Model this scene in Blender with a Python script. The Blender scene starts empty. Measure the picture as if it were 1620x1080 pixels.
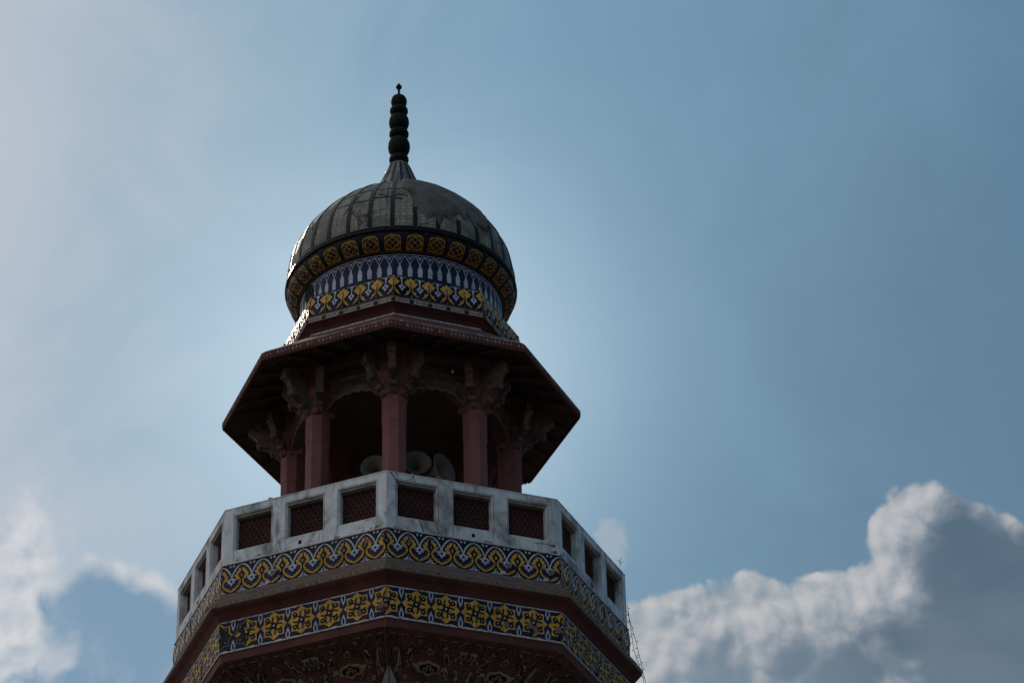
import bpy, bmesh, math, random
from math import sin, cos, pi, radians as rad, sqrt
from mathutils import Vector, Matrix
random.seed(7)
S = bpy.context.scene
C = S.collection
# ------------------------------------------------------------------ camera
D = 34.0175            # metres from the camera to the minaret's axis
TH = math.degrees(-0.06173142)
EYE = 1.6
P_, R_, Y_ = 0.570407762, -0.025594593, 0.046274441
FW = Vector((sin(Y_)*cos(P_), cos(Y_)*cos(P_), sin(P_)))
RT0 = Vector((cos(Y_), -sin(Y_), 0)); UP0 = RT0.cross(FW)
RT = RT0*cos(R_) + UP0*sin(R_); UP = UP0*cos(R_) - RT0*sin(R_)
cam = bpy.data.cameras.new('camera'); camo = bpy.data.objects.new('camera', cam); C.objects.link(camo)
cam.lens = 100.0; cam.sensor_width = 36; cam.clip_end = 20000; cam.clip_start = 0.1
camo.matrix_world = Matrix(((RT.x, UP.x, -FW.x, 0), (RT.y, UP.y, -FW.y, 0), (RT.z, UP.z, -FW.z, EYE), (0, 0, 0, 1)))
S.camera = camo
# ------------------------------------------------------------------ light
GL = (FW + RT*((610-810)/4500) + UP*((540-600)/4500)).normalized()   # centre of the glow painted into the sky behind the pavilion
SUN_EL = rad(38); SUN_AZ = rad(-18)      # sun behind the tower, off to the left of the frame
SUN = Vector((sin(SUN_AZ)*cos(SUN_EL), cos(SUN_AZ)*cos(SUN_EL), sin(SUN_EL)))
sl = bpy.data.lights.new('sun', 'SUN'); sl.energy = 2.0; sl.angle = rad(0.5); sl.color = (1, .88, .70)
so = bpy.data.objects.new('sun', sl); C.objects.link(so)
so.rotation_euler = (-SUN).to_track_quat('-Z', 'Y').to_euler()
S.view_settings.view_transform = 'Standard'; S.view_settings.look = 'None'
S.view_settings.exposure = 0.0; S.view_settings.gamma = 1.0; S.view_settings.use_curve_mapping = False

# ------------------------------------------------------------------ sky (physical sky + thin veil + cumulus)
W = bpy.data.worlds.new('World'); S.world = W; W.use_nodes = True
nt = W.node_tree; nt.nodes.clear()
class G:
    """little node-maths helper"""
    def __init__(s, nt): s.nt = nt; s.L = nt.links
    def n(s, t, **k):
        x = s.nt.nodes.new(t)
        for a, b in k.items(): setattr(x, a, b)
        return x
    def set(s, sock, v):
        if hasattr(v, 'links') or isinstance(v, bpy.types.NodeSocket): s.L.new(v, sock)
        else: sock.default_value = v
    def m(s, op, a, b=0.0, c=None, clamp=False):
        x = s.n('ShaderNodeMath', operation=op); x.use_clamp = clamp
        s.set(x.inputs[0], a); s.set(x.inputs[1], b)
        if c is not None: s.set(x.inputs[2], c)
        return x.outputs[0]
    def dot(s, v, d):
        x = s.n('ShaderNodeVectorMath', operation='DOT_PRODUCT'); s.set(x.inputs[0], v); x.inputs[1].default_value = tuple(d); return x.outputs['Value']
    def ss(s, v, a, b, lo=0.0, hi=1.0):
        x = s.n('ShaderNodeMapRange', interpolation_type='SMOOTHSTEP')
        s.set(x.inputs[0], v); s.set(x.inputs[1], a); s.set(x.inputs[2], b); x.inputs[3].default_value = lo; x.inputs[4].default_value = hi
        return x.outputs[0]
    def lin(s, v, a, b, lo=0.0, hi=1.0):
        x = s.n('ShaderNodeMapRange'); s.set(x.inputs[0], v); x.inputs[1].default_value = a; x.inputs[2].default_value = b
        x.inputs[3].default_value = lo; x.inputs[4].default_value = hi; return x.outputs[0]
    def mix(s, f, a, b, bt='MIX'):
        x = s.n('ShaderNodeMix', data_type='RGBA', blend_type=bt)
        s.set(x.inputs[0], f); s.set(x.inputs[6], a if not isinstance(a, tuple) else (*a[:3], 1)); s.set(x.inputs[7], b if not isinstance(b, tuple) else (*b[:3], 1))
        return x.outputs[2]
    def noise(s, v, sc, det=6, rough=.55, dist=0.0):
        x = s.n('ShaderNodeTexNoise'); s.set(x.inputs['Vector'], v); x.inputs['Scale'].default_value = sc
        x.inputs['Detail'].default_value = det; x.inputs['Roughness'].default_value = rough; x.inputs['Distortion'].default_value = dist
        return x
    def curve(s, v, pts):
        x = s.n('ShaderNodeFloatCurve'); c = x.mapping.curves[0]
        c.points[0].location = pts[0]; c.points[1].location = pts[-1]
        for p in pts[1:-1]: c.points.new(*p)
        x.mapping.update(); s.set(x.inputs['Value'], v); return x.outputs[0]
    def ramp(s, v, stops):
        x = s.n('ShaderNodeValToRGB'); e = x.color_ramp.elements
        e[0].position = stops[0][0]; e[0].color = (*stops[0][1], 1); e[1].position = stops[-1][0]; e[1].color = (*stops[-1][1], 1)
        for p, c in stops[1:-1]: k = e.new(p); k.color = (*c, 1)
        s.set(x.inputs[0], v); return x.outputs[0]
g = G(nt)
tc = g.n('ShaderNodeTexCoord').outputs['Generated']
sky = g.n('ShaderNodeTexSky', sky_type='NISHITA'); sky.sun_disc = False
sky.sun_elevation = SUN_EL; sky.sun_rotation = SUN_AZ; sky.altitude = 200; sky.dust_density = 1.5; sky.air_density = 1.0
dr = g.dot(tc, RT); du = g.dot(tc, UP); df = g.dot(tc, FW)
dfc = g.m('MAXIMUM', df, .05)
px = g.m('DIVIDE', g.m('MULTIPLY', dr, 4500), dfc)        # degrees-like coordinates on the sky round the tower
py = g.m('DIVIDE', g.m('MULTIPLY', du, -4500), dfc)
# thin veil, whitest to the left, deep blue to the right
t = g.lin(dr, -.30, .30)
n_v = g.noise(tc, 5.0, 5, .5, .6).outputs['Fac']
n_w = g.noise(tc, 14.0, 6, .55, 1.2).outputs['Fac']
t2 = g.m('ADD', t, g.m('ADD', g.m('MULTIPLY', g.m('SUBTRACT', n_v, .5), .22), g.m('MULTIPLY', g.m('SUBTRACT', n_w, .5), .20)))
base = g.ramp(t2, [(0.0, (.56, .57, .62)), (.21, (.425, .475, .56)), (.35, (.255, .375, .49)), (.5, (.150, .285, .420)), (.645, (.112, .230, .350)), (.79, (.080, .172, .278)), (1, (.072, .155, .255))])
base = g.mix(1.0, base, (1.03, 1.065, 1.06), 'MULTIPLY')
# soft halo painted into the sky colour behind the pavilion, apart from the sun
sd = g.m('MINIMUM', g.dot(tc, GL), 1.0)
ang = g.m('MULTIPLY', g.m('ARCCOSINE', sd), 180/pi)
a1 = g.m('EXPONENT', g.m('MULTIPLY', g.m('POWER', g.m('DIVIDE', ang, 4.0), 2.2), -1.0))
a2 = g.m('EXPONENT', g.m('MULTIPLY', g.m('DIVIDE', ang, 9.0), -1.0))
glow = g.m('ADD', g.m('MULTIPLY', a1, .52), g.m('MULTIPLY', a2, .09))
base = g.mix(glow, base, (.78, .97, 1.10))
nish = g.mix(1.0, sky.outputs[0], (.10, .10, .10), 'MULTIPLY')
nish = g.mix(1.0, nish, (.5, .5, .5), 'DARKEN')
base = g.mix(.92, nish, base)
# cumulus: a bank whose top edge rises and falls round the horizon
fine2 = g.noise(tc, 95.0, 7, .6, .5).outputs['Fac']
fv = g.ss(df, .1, .5)
pv = g.n('ShaderNodeCombineXYZ'); g.L.new(px, pv.inputs[0]); g.L.new(py, pv.inputs[1]); pv = pv.outputs[0]
def vm(op, a, b):
    x = g.n('ShaderNodeVectorMath', operation=op); g.set(x.inputs[0], a)
    if b is not None: g.set(x.inputs[1], b)
    return x.outputs['Value'] if op == 'LENGTH' else x.outputs[0]
def billow(v, lite=False):
    """rounded puffs at several sizes, about -1..1"""
    wv = vm('ADD', v, vm('MULTIPLY', vm('SUBTRACT', g.noise(v, 45.0, 2, .5).outputs['Color'], (.5, .5, .5)), (.013, .013, .013)))
    tot = None
    for sc, w in ((34.0, .50), (75.0, .34)) + (() if lite else ((170.0, .18),)):
        x = g.n('ShaderNodeTexVoronoi', feature='F1'); g.L.new(wv, x.inputs['Vector']); x.inputs['Scale'].default_value = sc
        k = g.m('MULTIPLY', g.m('SUBTRACT', .46, x.outputs['Distance']), w*2.2); tot = k if tot is None else g.m('ADD', tot, k)
    nz = g.noise(wv, 60.0, 3 if lite else 6, .62).outputs['Fac']
    return g.m('ADD', tot, g.m('MULTIPLY', g.m('SUBTRACT', nz, .5), 1.3))
B0 = billow(tc)
def bank(pos, v, ells, amp, sm=30.0):
    tot = None
    for cx, cy, rx, ry in ells:
        q = vm('MULTIPLY', vm('SUBTRACT', pos, (cx-810, cy-540, 0)), (1/rx, 1/ry, 0))
        dep = g.m('MULTIPLY', g.m('SUBTRACT', 1.0, vm('LENGTH', q, None)), min(rx, ry))
        if tot is None: tot = dep
        else:
            x = g.n('ShaderNodeMath', operation='SMOOTH_MAX'); g.L.new(tot, x.inputs[0]); g.L.new(dep, x.inputs[1]); x.inputs[2].default_value = sm; tot = x.outputs[0]
    return g.m('ADD', tot, g.m('MULTIPLY', B0 if v is tc else billow(v, True), amp))
def shifted(dx, dy):
    return vm('ADD', pv, (dx, dy, 0)), vm('ADD', tc, tuple(RT*(dx/4500)+UP*(-dy/4500)))
# tall cumulus and its long shoulder, right of the tower
EL_R = [(1447, 858, 90, 94), (1515, 995, 165, 214), (1640, 1105, 230, 225), (1375, 960, 80, 85), (1295, 1020, 120, 122), (1195, 1005, 105, 110), (1095, 1045, 105, 125), (1015, 1035, 60, 90), (1300, 1330, 480, 340)]
dR = bank(pv, tc, EL_R, 24)
p2, t2_ = shifted(-52, -46)
dR2 = bank(p2, t2_, EL_R, 34)
p3, t3_ = shifted(-14, -14)
eR = g.m('SUBTRACT', B0, billow(t3_))                      # relief of the puffs, lit from the upper left
aR = g.ss(dR, -2, 10)
sR = g.ss(g.m('SUBTRACT', dR2, g.m('MULTIPLY', eR, 34)), g.ss(px, 560, 770, -18, -60), g.ss(px, 560, 770, 90, 18))
litR = g.mix(g.ss(eR, -.62, .50), (.255, .315, .375), (.52, .525, .54))
drkR = g.mix(g.ss(px, 150, 620), (.165, .228, .30), (.096, .148, .210))
drkR = g.mix(g.ss(g.noise(tc, 15, 6, .55, .5).outputs['Fac'], .38, .64), drkR, g.mix(g.ss(px, 150, 620), (.225, .29, .355), (.140, .195, .255)))
cR = g.mix(sR, litR, drkR)
# ragged bright cloud at the far left, and the soft blue-grey one with a silver lining beside it
EL_A = [(66, 832, 44, 60), (30, 895, 80, 80), (0, 985, 90, 110), (-200, 1000, 190, 160), (45, 1000, 42, 90), (-160, 1420, 260, 350)]
dA = bank(pv, tc, EL_A, 62)
aA = g.ss(dA, -22, 34)
eA = g.m('MULTIPLY', eR, -1.0)
cA = g.mix(g.ss(eA, -.6, .6), (.44, .50, .57), (.68, .68, .70))
cA = g.mix(g.ss(dA, 40, 130), cA, g.mix(g.ss(n_w, .4, .6), cA, (.36, .44, .52)))
EL_B = [(70, 1010, 120, 110), (165, 965, 78, 100), (225, 985, 85, 98), (300, 1020, 85, 120), (150, 1100, 200, 150), (180, 1520, 460, 440)]
dB = bank(pv, tc, EL_B, 24)
aB = g.ss(dB, -6, 22)
pB, tB_ = shifted(6, -30)
rimB = g.ss(g.m('ADD', bank(pB, tB_, EL_B, 24), g.m('MULTIPLY', eA, 8)), -22, 16)
cB = g.mix(rimB, (.62, .63, .65), g.mix(g.ss(g.noise(tc, 24, 6, .6, .6).outputs['Fac'], .40, .66), (.205, .325, .45), (.30, .41, .515)))
def wisp(x0, y0, rx, ry, amt):
    q = g.m('ADD', g.m('POWER', g.m('DIVIDE', g.m('SUBTRACT', px, x0), rx), 2.0), g.m('POWER', g.m('DIVIDE', g.m('SUBTRACT', py, y0), ry), 2.0))
    q = g.m('ADD', q, g.m('MULTIPLY', g.m('SUBTRACT', fine2, .5), 5.0))
    return g.m('MULTIPLY', g.m('MULTIPLY', g.ss(q, 0.0, 1.5, 1, 0), amt), fv)
base = g.mix(wisp(160, 322, 24, 40, .38), base, (.50, .52, .55))
out = g.mix(g.m('MULTIPLY', aB, fv), base, cB)
out = g.mix(g.m('MULTIPLY', aA, fv), out, cA)
out = g.mix(g.m('MULTIPLY', aR, fv), out, cR)
out = g.mix(1.0, out, (10.0, 10.0, 10.0), 'MULTIPLY')
bg = g.n('ShaderNodeBackground'); bg.inputs['Strength'].default_value = .10; g.L.new(out, bg.inputs[0])
wo = g.n('ShaderNodeOutputWorld'); g.L.new(bg.outputs[0], wo.inputs[0])

W.cycles.sampling_method = 'MANUAL'; W.cycles.sample_map_resolution = 256
# ------------------------------------------------------------------ materials
MT = {}
def mat(name, col, rough=.7, var=.25, scale=6.0, bump=.15, bscale=40.0, dirt=None, dirt_amt=.5, dirt_scale=2.0, streak=1.0, spec=.2, rnd=.12, bdist=.01, coat=0.0):
    m = bpy.data.materials.new(name); m.use_nodes = True; m.node_tree.nodes.clear(); g = G(m.node_tree)
    oc = g.n('ShaderNodeTexCoord').outputs['Object']
    mp = g.n('ShaderNodeMapping'); g.L.new(oc, mp.inputs[0]); mp.inputs['Scale'].default_value = (1, 1, 1/streak)
    oi = g.n('ShaderNodeObjectInfo')
    ad = g.n('ShaderNodeVectorMath', operation='ADD'); g.L.new(mp.outputs[0], ad.inputs[0])
    cv = g.n('ShaderNodeCombineXYZ'); g.L.new(g.m('MULTIPLY', oi.outputs['Random'], 37.0), cv.inputs[0]); g.L.new(cv.outputs[0], ad.inputs[1])
    v = ad.outputs[0]
    n1 = g.noise(v, scale, 6, .6, .3).outputs['Fac']
    f = g.m('ADD', g.lin(n1, .25, .75, 1-var, 1+var), g.m('MULTIPLY', g.m('SUBTRACT', oi.outputs['Random'], .5), 2*rnd))
    c = g.n('ShaderNodeVectorMath', operation='SCALE'); c.inputs[0].default_value = col; g.L.new(f, c.inputs['Scale'])
    c = c.outputs[0]
    if dirt:
        n2 = g.noise(v, dirt_scale, 8, .65, .6).outputs['Fac']
        c = g.mix(g.m('MULTIPLY', g.ss(n2, .46, .68), dirt_amt), c, dirt)
    b = g.n('ShaderNodeBsdfPrincipled'); g.L.new(c, b.inputs['Base Color'])
    nr = g.noise(v, bscale*.6, 4).outputs['Fac']
    g.L.new(g.lin(nr, .3, .7, max(.03, rough-.1), min(1, rough+.12)), b.inputs['Roughness'])
    b.inputs['Specular IOR Level'].default_value = spec
    b.inputs['Coat Weight'].default_value = coat; b.inputs['Coat Roughness'].default_value = .28
    if bump:
        nb = g.noise(v, bscale, 6, .6).outputs['Fac']
        bn = g.n('ShaderNodeBump'); bn.inputs['Strength'].default_value = bump; bn.inputs['Distance'].default_value = bdist
        g.L.new(nb, bn.inputs['Height']); g.L.new(bn.outputs[0], b.inputs['Normal'])
    o = g.n('ShaderNodeOutputMaterial'); g.L.new(b.outputs[0], o.inputs[0]); MT[name] = m
    return m
mat('red_sandstone', (.125, .042, .034), .75, .35, 3.0, .5, 22, dirt=(.07, .04, .035), dirt_amt=.6, dirt_scale=2.5, streak=1.6)
mat('column_sandstone', (.20, .073, .064), .62, .25, 5.0, .35, 30, dirt=(.22, .12, .10), dirt_amt=.6, dirt_scale=7, streak=2.5)
mat('dark_stone', (.075, .052, .042), .85, .5, 4.0, .6, 18, dirt=(.10, .085, .07), dirt_amt=.6, dirt_scale=3)  # stone darkened so its colour carries the shade of ceiling, arches and eave underside
mat('carved_stone', (.15, .10, .08), .8, .5, 8.0, .9, 26, dirt=(.05, .035, .03), dirt_amt=.8, dirt_scale=7)
mat('white_marble', (.68, .665, .645), .6, .24, 8.0, .3, 30, dirt=(.19, .17, .145), dirt_amt=.9, dirt_scale=3.1, streak=1.7)
mat('stained_marble', (.30, .27, .24), .7, .35, 5.0, .4, 30, dirt=(.09, .075, .065), dirt_amt=.8, dirt_scale=5, streak=1.5)
mat('brown_moulding', (.20, .135, .11), .7, .3, 4.0, .5, 30, dirt=(.08, .055, .045), dirt_amt=.6, dirt_scale=4)
mat('yellow_glaze', (.66, .35, .05), .38, .28, 22, .7, 60, dirt=(.26, .14, .05), dirt_amt=.75, dirt_scale=13, spec=.14, coat=.0)
mat('ochre_glaze', (.40, .215, .045), .38, .35, 12, .7, 60, dirt=(.12, .07, .04), dirt_amt=.75, dirt_scale=11, spec=.14, coat=.0)
mat('navy_glaze', (.013, .014, .052), .38, .4, 14, .7, 60, dirt=(.05, .045, .05), dirt_amt=.5, dirt_scale=11, spec=.14, coat=.0)
mat('dark_glaze', (.012, .010, .010), .38, .4, 12, .7, 60, dirt=(.035, .028, .022), dirt_amt=.5, dirt_scale=9, spec=.14, coat=.0)
mat('white_glaze', (.50, .50, .54), .38, .2, 14, .7, 60, dirt=(.20, .17, .15), dirt_amt=.5, dirt_scale=12, spec=.14, coat=.0)
mat('chipped_plaster', (.60, .53, .48), .8, .35, 16, .9, 40, dirt=(.14, .11, .10), dirt_amt=.8, dirt_scale=18)
mat('grey_cement', (.12, .105, .09), .85, .45, 3.5, .8, 14, dirt=(.035, .032, .03), dirt_amt=.8, dirt_scale=4)
mat('black_metal', (.006, .005, .005), .7, .3, 5, .3, 20)
mat('hole', (.008, .007, .007), .9, .1, 5, 0)
mat('crack', (.03, .025, .022), .9, .2, 8, 0)
mat('horn_paint', (.15, .13, .105), .5, .22, 5, .15, 30, dirt=(.12, .10, .08), dirt_amt=.5, dirt_scale=5)
mat('grey_metal', (.10, .10, .10), .45, .2, 5, .1, 30)
mat('cable', (.02, .02, .02), .6, .1, 5, 0)
mat('bulb_glass', (.85, .85, .82), .15, .02, 5, 0)
mat('brick', (.16, .075, .055), .85, .35, 1.5, .6, 8, dirt=(.08, .06, .05), dirt_amt=.5, dirt_scale=.6)
mat('dusty_ground', (.085, .07, .06), .95, .3, .4, .5, 3)
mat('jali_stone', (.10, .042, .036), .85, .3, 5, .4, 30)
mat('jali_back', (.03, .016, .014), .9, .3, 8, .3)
mat('cove_stone', (.12, .058, .045), .85, .4, 5, .6, 20, dirt=(.03, .02, .018), dirt_amt=.6, dirt_scale=4)
mat('twig', (.06, .05, .035), .8, .2, 5, 0)

def dome_tiles():
    """greenish-grey glazed tile courses, hairline joints, wandering cracks and patched, blackened areas"""
    m = bpy.data.materials.new('dome_tiles'); m.use_nodes = True; m.node_tree.nodes.clear(); g = G(m.node_tree)
    uv = g.n('ShaderNodeUVMap').outputs[0]; oc = g.n('ShaderNodeTexCoord').outputs['Object']
    wob = g.noise(oc, 3.0, 4).outputs['Color']
    wv = g.n('ShaderNodeMix', data_type='VECTOR'); wv.inputs[0].default_value = .02; g.L.new(uv, wv.inputs[4]); g.L.new(wob, wv.inputs[5])
    br = g.n('ShaderNodeTexBrick'); g.L.new(wv.outputs[1], br.inputs['Vector'])
    br.inputs['Scale'].default_value = 1.0; br.inputs['Brick Width'].default_value = .085; br.inputs['Row Height'].default_value = .085; br.offset = .12
    br.inputs['Mortar Size'].default_value = .006; br.inputs['Mortar Smooth'].default_value = .3
    br.inputs['Color1'].default_value = (.33, .285, .20, 1); br.inputs['Color2'].default_value = (.24, .21, .15, 1); br.inputs['Mortar'].default_value = (.11, .095, .07, 1)
    n1 = g.noise(oc, 2.2, 7, .6, .5).outputs['Fac']; n2 = g.noise(oc, 9, 7, .65).outputs['Fac']
    c = g.mix(g.ss(n1, .38, .62), br.outputs['Color'], (.10, .086, .062))
    c = g.mix(g.m('MULTIPLY', g.ss(n2, .5, .72), .45), c, (.36, .32, .22))
    vo = g.n('ShaderNodeTexVoronoi', feature='DISTANCE_TO_EDGE'); vo.inputs['Scale'].default_value = 2.6
    wv2 = g.n('ShaderNodeMix', data_type='VECTOR'); wv2.inputs[0].default_value = .16; g.L.new(oc, wv2.inputs[4]); g.L.new(g.noise(oc, 6, 5).outputs['Color'], wv2.inputs[5])
    g.L.new(wv2.outputs[1], vo.inputs['Vector'])
    crk = g.m('MULTIPLY', g.ss(vo.outputs['Distance'], .004, .020, 1, 0), g.ss(g.noise(oc, 1.7, 3).outputs['Fac'], .42, .58))
    c = g.mix(crk, c, (.016, .014, .012))
    b = g.n('ShaderNodeBsdfPrincipled'); g.L.new(c, b.inputs['Base Color'])
    g.L.new(g.lin(n2, .3, .7, .5, .75), b.inputs['Roughness'])
    bn = g.n('ShaderNodeBump'); bn.inputs['Strength'].default_value = .6; bn.inputs['Distance'].default_value = .02
    hh = g.m('SUBTRACT', g.m('SUBTRACT', n2, g.m('MULTIPLY', crk, 1.2)), g.m('MULTIPLY', br.outputs['Fac'], .6))
    g.L.new(hh, bn.inputs['Height']); g.L.new(bn.outputs[0], b.inputs['Normal'])
    o = g.n('ShaderNodeOutputMaterial'); g.L.new(b.outputs[0], o.inputs[0]); MT['dome_tiles'] = m
dome_tiles()

# ------------------------------------------------------------------ mesh helpers
class MB:
    def __init__(s): s.v = []; s.f = []; s.m = []; s.ms = []; s.uv = None
    def mi(s, m):
        if m not in s.ms: s.ms.append(m)
        return s.ms.index(m)
    def face(s, idx, m): s.f.append(tuple(idx)); s.m.append(s.mi(m))
    def add(s, vs): b = len(s.v); s.v += [tuple(p) for p in vs]; return b
    def box(s, lo, hi, m, fn=None):
        x0, y0, z0 = lo; x1, y1, z1 = hi
        P = [(x0, y0, z0), (x1, y0, z0), (x1, y1, z0), (x0, y1, z0), (x0, y0, z1), (x1, y0, z1), (x1, y1, z1), (x0, y1, z1)]
        if fn: P = [fn(*p) for p in P]
        b = s.add(P)
        for q in ((0, 3, 2, 1), (4, 5, 6, 7), (0, 1, 5, 4), (1, 2, 6, 5), (2, 3, 7, 6), (3, 0, 4, 7)): s.face([b+i for i in q], m)
    def prism(s, poly, h0, h1, m, fn):
        """poly in (u, v); front cap at h1, sides down to h0; fn(u,v,h)->xyz"""
        n = len(poly)
        a = s.add([fn(u, v, h1) for u, v in poly]); b = s.add([fn(u, v, h0) for u, v in poly])
        s.face([a+i for i in range(n)], m)
        for i in range(n): j = (i+1) % n; s.face([a+i, b+i, b+j, a+j], m)
    def tube(s, pts, r, m, n=6):
        pts = [Vector(p) for p in pts]; rings = []
        for i, p in enumerate(pts):
            t = (pts[min(i+1, len(pts)-1)] - pts[max(i-1, 0)]).normalized()
            a = t.cross(Vector((0, 0, 1))); a = a.normalized() if a.length > 1e-3 else Vector((1, 0, 0)); c = t.cross(a)
            rr = r[i] if isinstance(r, (list, tuple)) else r
            rings.append(s.add([p + (a*cos(2*pi*k/n) + c*sin(2*pi*k/n))*rr for k in range(n)]))
        for q in range(len(rings)-1):
            for k in range(n): s.face([rings[q]+k, rings[q]+(k+1) % n, rings[q+1]+(k+1) % n, rings[q+1]+k], m)
        s.face([rings[0]+k for k in range(n)][::-1], m); s.face([rings[-1]+k for k in range(n)], m)
    def revolve(s, prof, m, n=64, cap=True, M=None, a0=0.0):
        rows = []
        for r, z in prof:
            P = [Vector((r*sin(rad(a0)+2*pi*k/n), -r*cos(rad(a0)+2*pi*k/n), z)) for k in range(n)]
            if M: P = [M @ p for p in P]
            rows.append(s.add(P))
        for q in range(len(rows)-1):
            mm = m[q] if isinstance(m, (list, tuple)) else m
            for k in range(n): s.face([rows[q]+k, rows[q]+(k+1) % n, rows[q+1]+(k+1) % n, rows[q+1]+k], mm)
        if cap:
            mm = m[0] if isinstance(m, (list, tuple)) else m
            s.face([rows[0]+k for k in range(n)][::-1], mm); s.face([rows[-1]+k for k in range(n)], mm)
    def mesh(s, name, smooth=False):
        me = bpy.data.meshes.new(name); me.from_pydata(s.v, [], s.f)
        for m in s.ms: me.materials.append(MT[m])
        me.polygons.foreach_set('material_index', s.m)
        bm = bmesh.new(); bm.from_mesh(me); bmesh.ops.recalc_face_normals(bm, faces=bm.faces); bm.to_mesh(me); bm.free()
        if smooth:
            me.polygons.foreach_set('use_smooth', [True]*len(me.polygons)); me.set_sharp_from_angle(angle=rad(38))
        me.update(); return me
def ob(name, me, parent=None, loc=(0, 0, 0), rot=(0, 0, 0), kind=None, label=None, smooth=False):
    if isinstance(me, MB): me = me.mesh(name, smooth)
    o = bpy.data.objects.new(name, me); C.objects.link(o)
    if parent is not None and parent.get('lift'): loc = (loc[0], loc[1], loc[2]+EYE)
    o.location = loc; o.rotation_euler = rot
    if parent is not None: o.parent = parent
    if kind: o['kind'] = kind
    if label: o['label'] = label
    return o
def thing(name, label, cat, loc, rot=(0, 0, 0), group=None):
    o = bpy.data.objects.new(name, None); C.objects.link(o); o.location = loc; o.rotation_euler = rot
    o['label'] = label; o['category'] = cat; o.empty_display_size = .2
    if group: o['group'] = group
    return o
A8 = [TH + 22.5 + 45*k for k in range(8)]            # azimuths of the eight faces (0 = towards the camera)
V8 = [TH + 45*k for k in range(8)]                   # azimuths of the eight corners
def oct_ring(mb, prof, m, cap=False): mb.revolve(prof, m, 8, cap, None, TH)
CS = cos(rad(22.5)); TN = math.tan(rad(22.5))
def face_box(mb, u0, u1, z0, z1, Rr, d0, d1, m):
    """block on a face seen from its own frame (normal -y); u in -1..1 of the mitred half length; d = depth behind circumradius Rr"""
    def fn(x, y, z): a = Rr*CS - y; return (x*(a if abs(x) > .99 else Rr*CS)*TN, -a, z)
    mb.box((u0, d0, z0), (u1, d1, z1), m, fn)

# ---- flat ornament drawn as polygons in a unit cell, clipped and repeated
def clip(poly, k, val, keep_less):
    o = []
    for i in range(len(poly)):
        a, b = poly[i], poly[(i+1) % len(poly)]
        ia = (a[k] <= val) if keep_less else (a[k] >= val); ib = (b[k] <= val) if keep_less else (b[k] >= val)
        if ia: o.append(a)
        if ia != ib:
            t = (val-a[k])/(b[k]-a[k]); o.append((a[0]+(b[0]-a[0])*t, a[1]+(b[1]-a[1])*t))
    return o
def sym(p): return list(p) + [(-x, y) for x, y in reversed(p) if abs(x) > 1e-6]
def mir(p): return [(-x, y) for x, y in p]
def strip(pts, w, asp):
    """ribbon of width w (in cell widths) along pts; asp = cell height / width"""
    L, Rg = [], []
    for i, p in enumerate(pts):
        a, b = pts[max(i-1, 0)], pts[min(i+1, len(pts)-1)]
        tx, ty = b[0]-a[0], (b[1]-a[1])*asp; l = math.hypot(tx, ty) or 1; ww = (w[i] if isinstance(w, (list, tuple)) else w)/2
        L.append((p[0]-ty/l*ww, p[1]+tx/l*ww/asp)); Rg.append((p[0]+ty/l*ww, p[1]-tx/l*ww/asp))
    return L + Rg[::-1]
def circ(x, y, r, asp, n=8): return [(x+r*cos(2*pi*i/n+.3), y+r*sin(2*pi*i/n+.3)/asp) for i in range(n)]
def cell(mb, layers, fn, base='dark_glaze', step=.0035, reps=(-1, 0, 1)):
    """layers: list of (material, level, polygon); v runs downward 0..1"""
    mb.prism([(-.5, 0), (-.5, 1), (.5, 1), (.5, 0)], -.01, .0, base, fn)
    for m, lv, poly in layers:
        for r in reps:
            q = [(x+r, y) for x, y in poly]
            if max(x for x, y in q) <= -.5 or min(x for x, y in q) >= .5: continue
            q = clip(q, 0, -.5, False)
            if len(q) > 2: q = clip(q, 0, .5, True)
            if len(q) > 2: q = clip(q, 1, .0, False)
            if len(q) > 2: q = clip(q, 1, 1.0, True)
            if len(q) < 3: continue
            ar = abs(sum(q[i][0]*q[(i+1) % len(q)][1]-q[(i+1) % len(q)][0]*q[i][1] for i in range(len(q))))
            if ar < 1e-4: continue
            mb.prism(q, 0, step*lv, m, fn)
def flat_fn(w, h): return lambda u, v, k: (u*w, -k, (1-v)*h)

Y, N, K, Wt = 'yellow_glaze', 'navy_glaze', 'dark_glaze', 'white_glaze'
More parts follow.
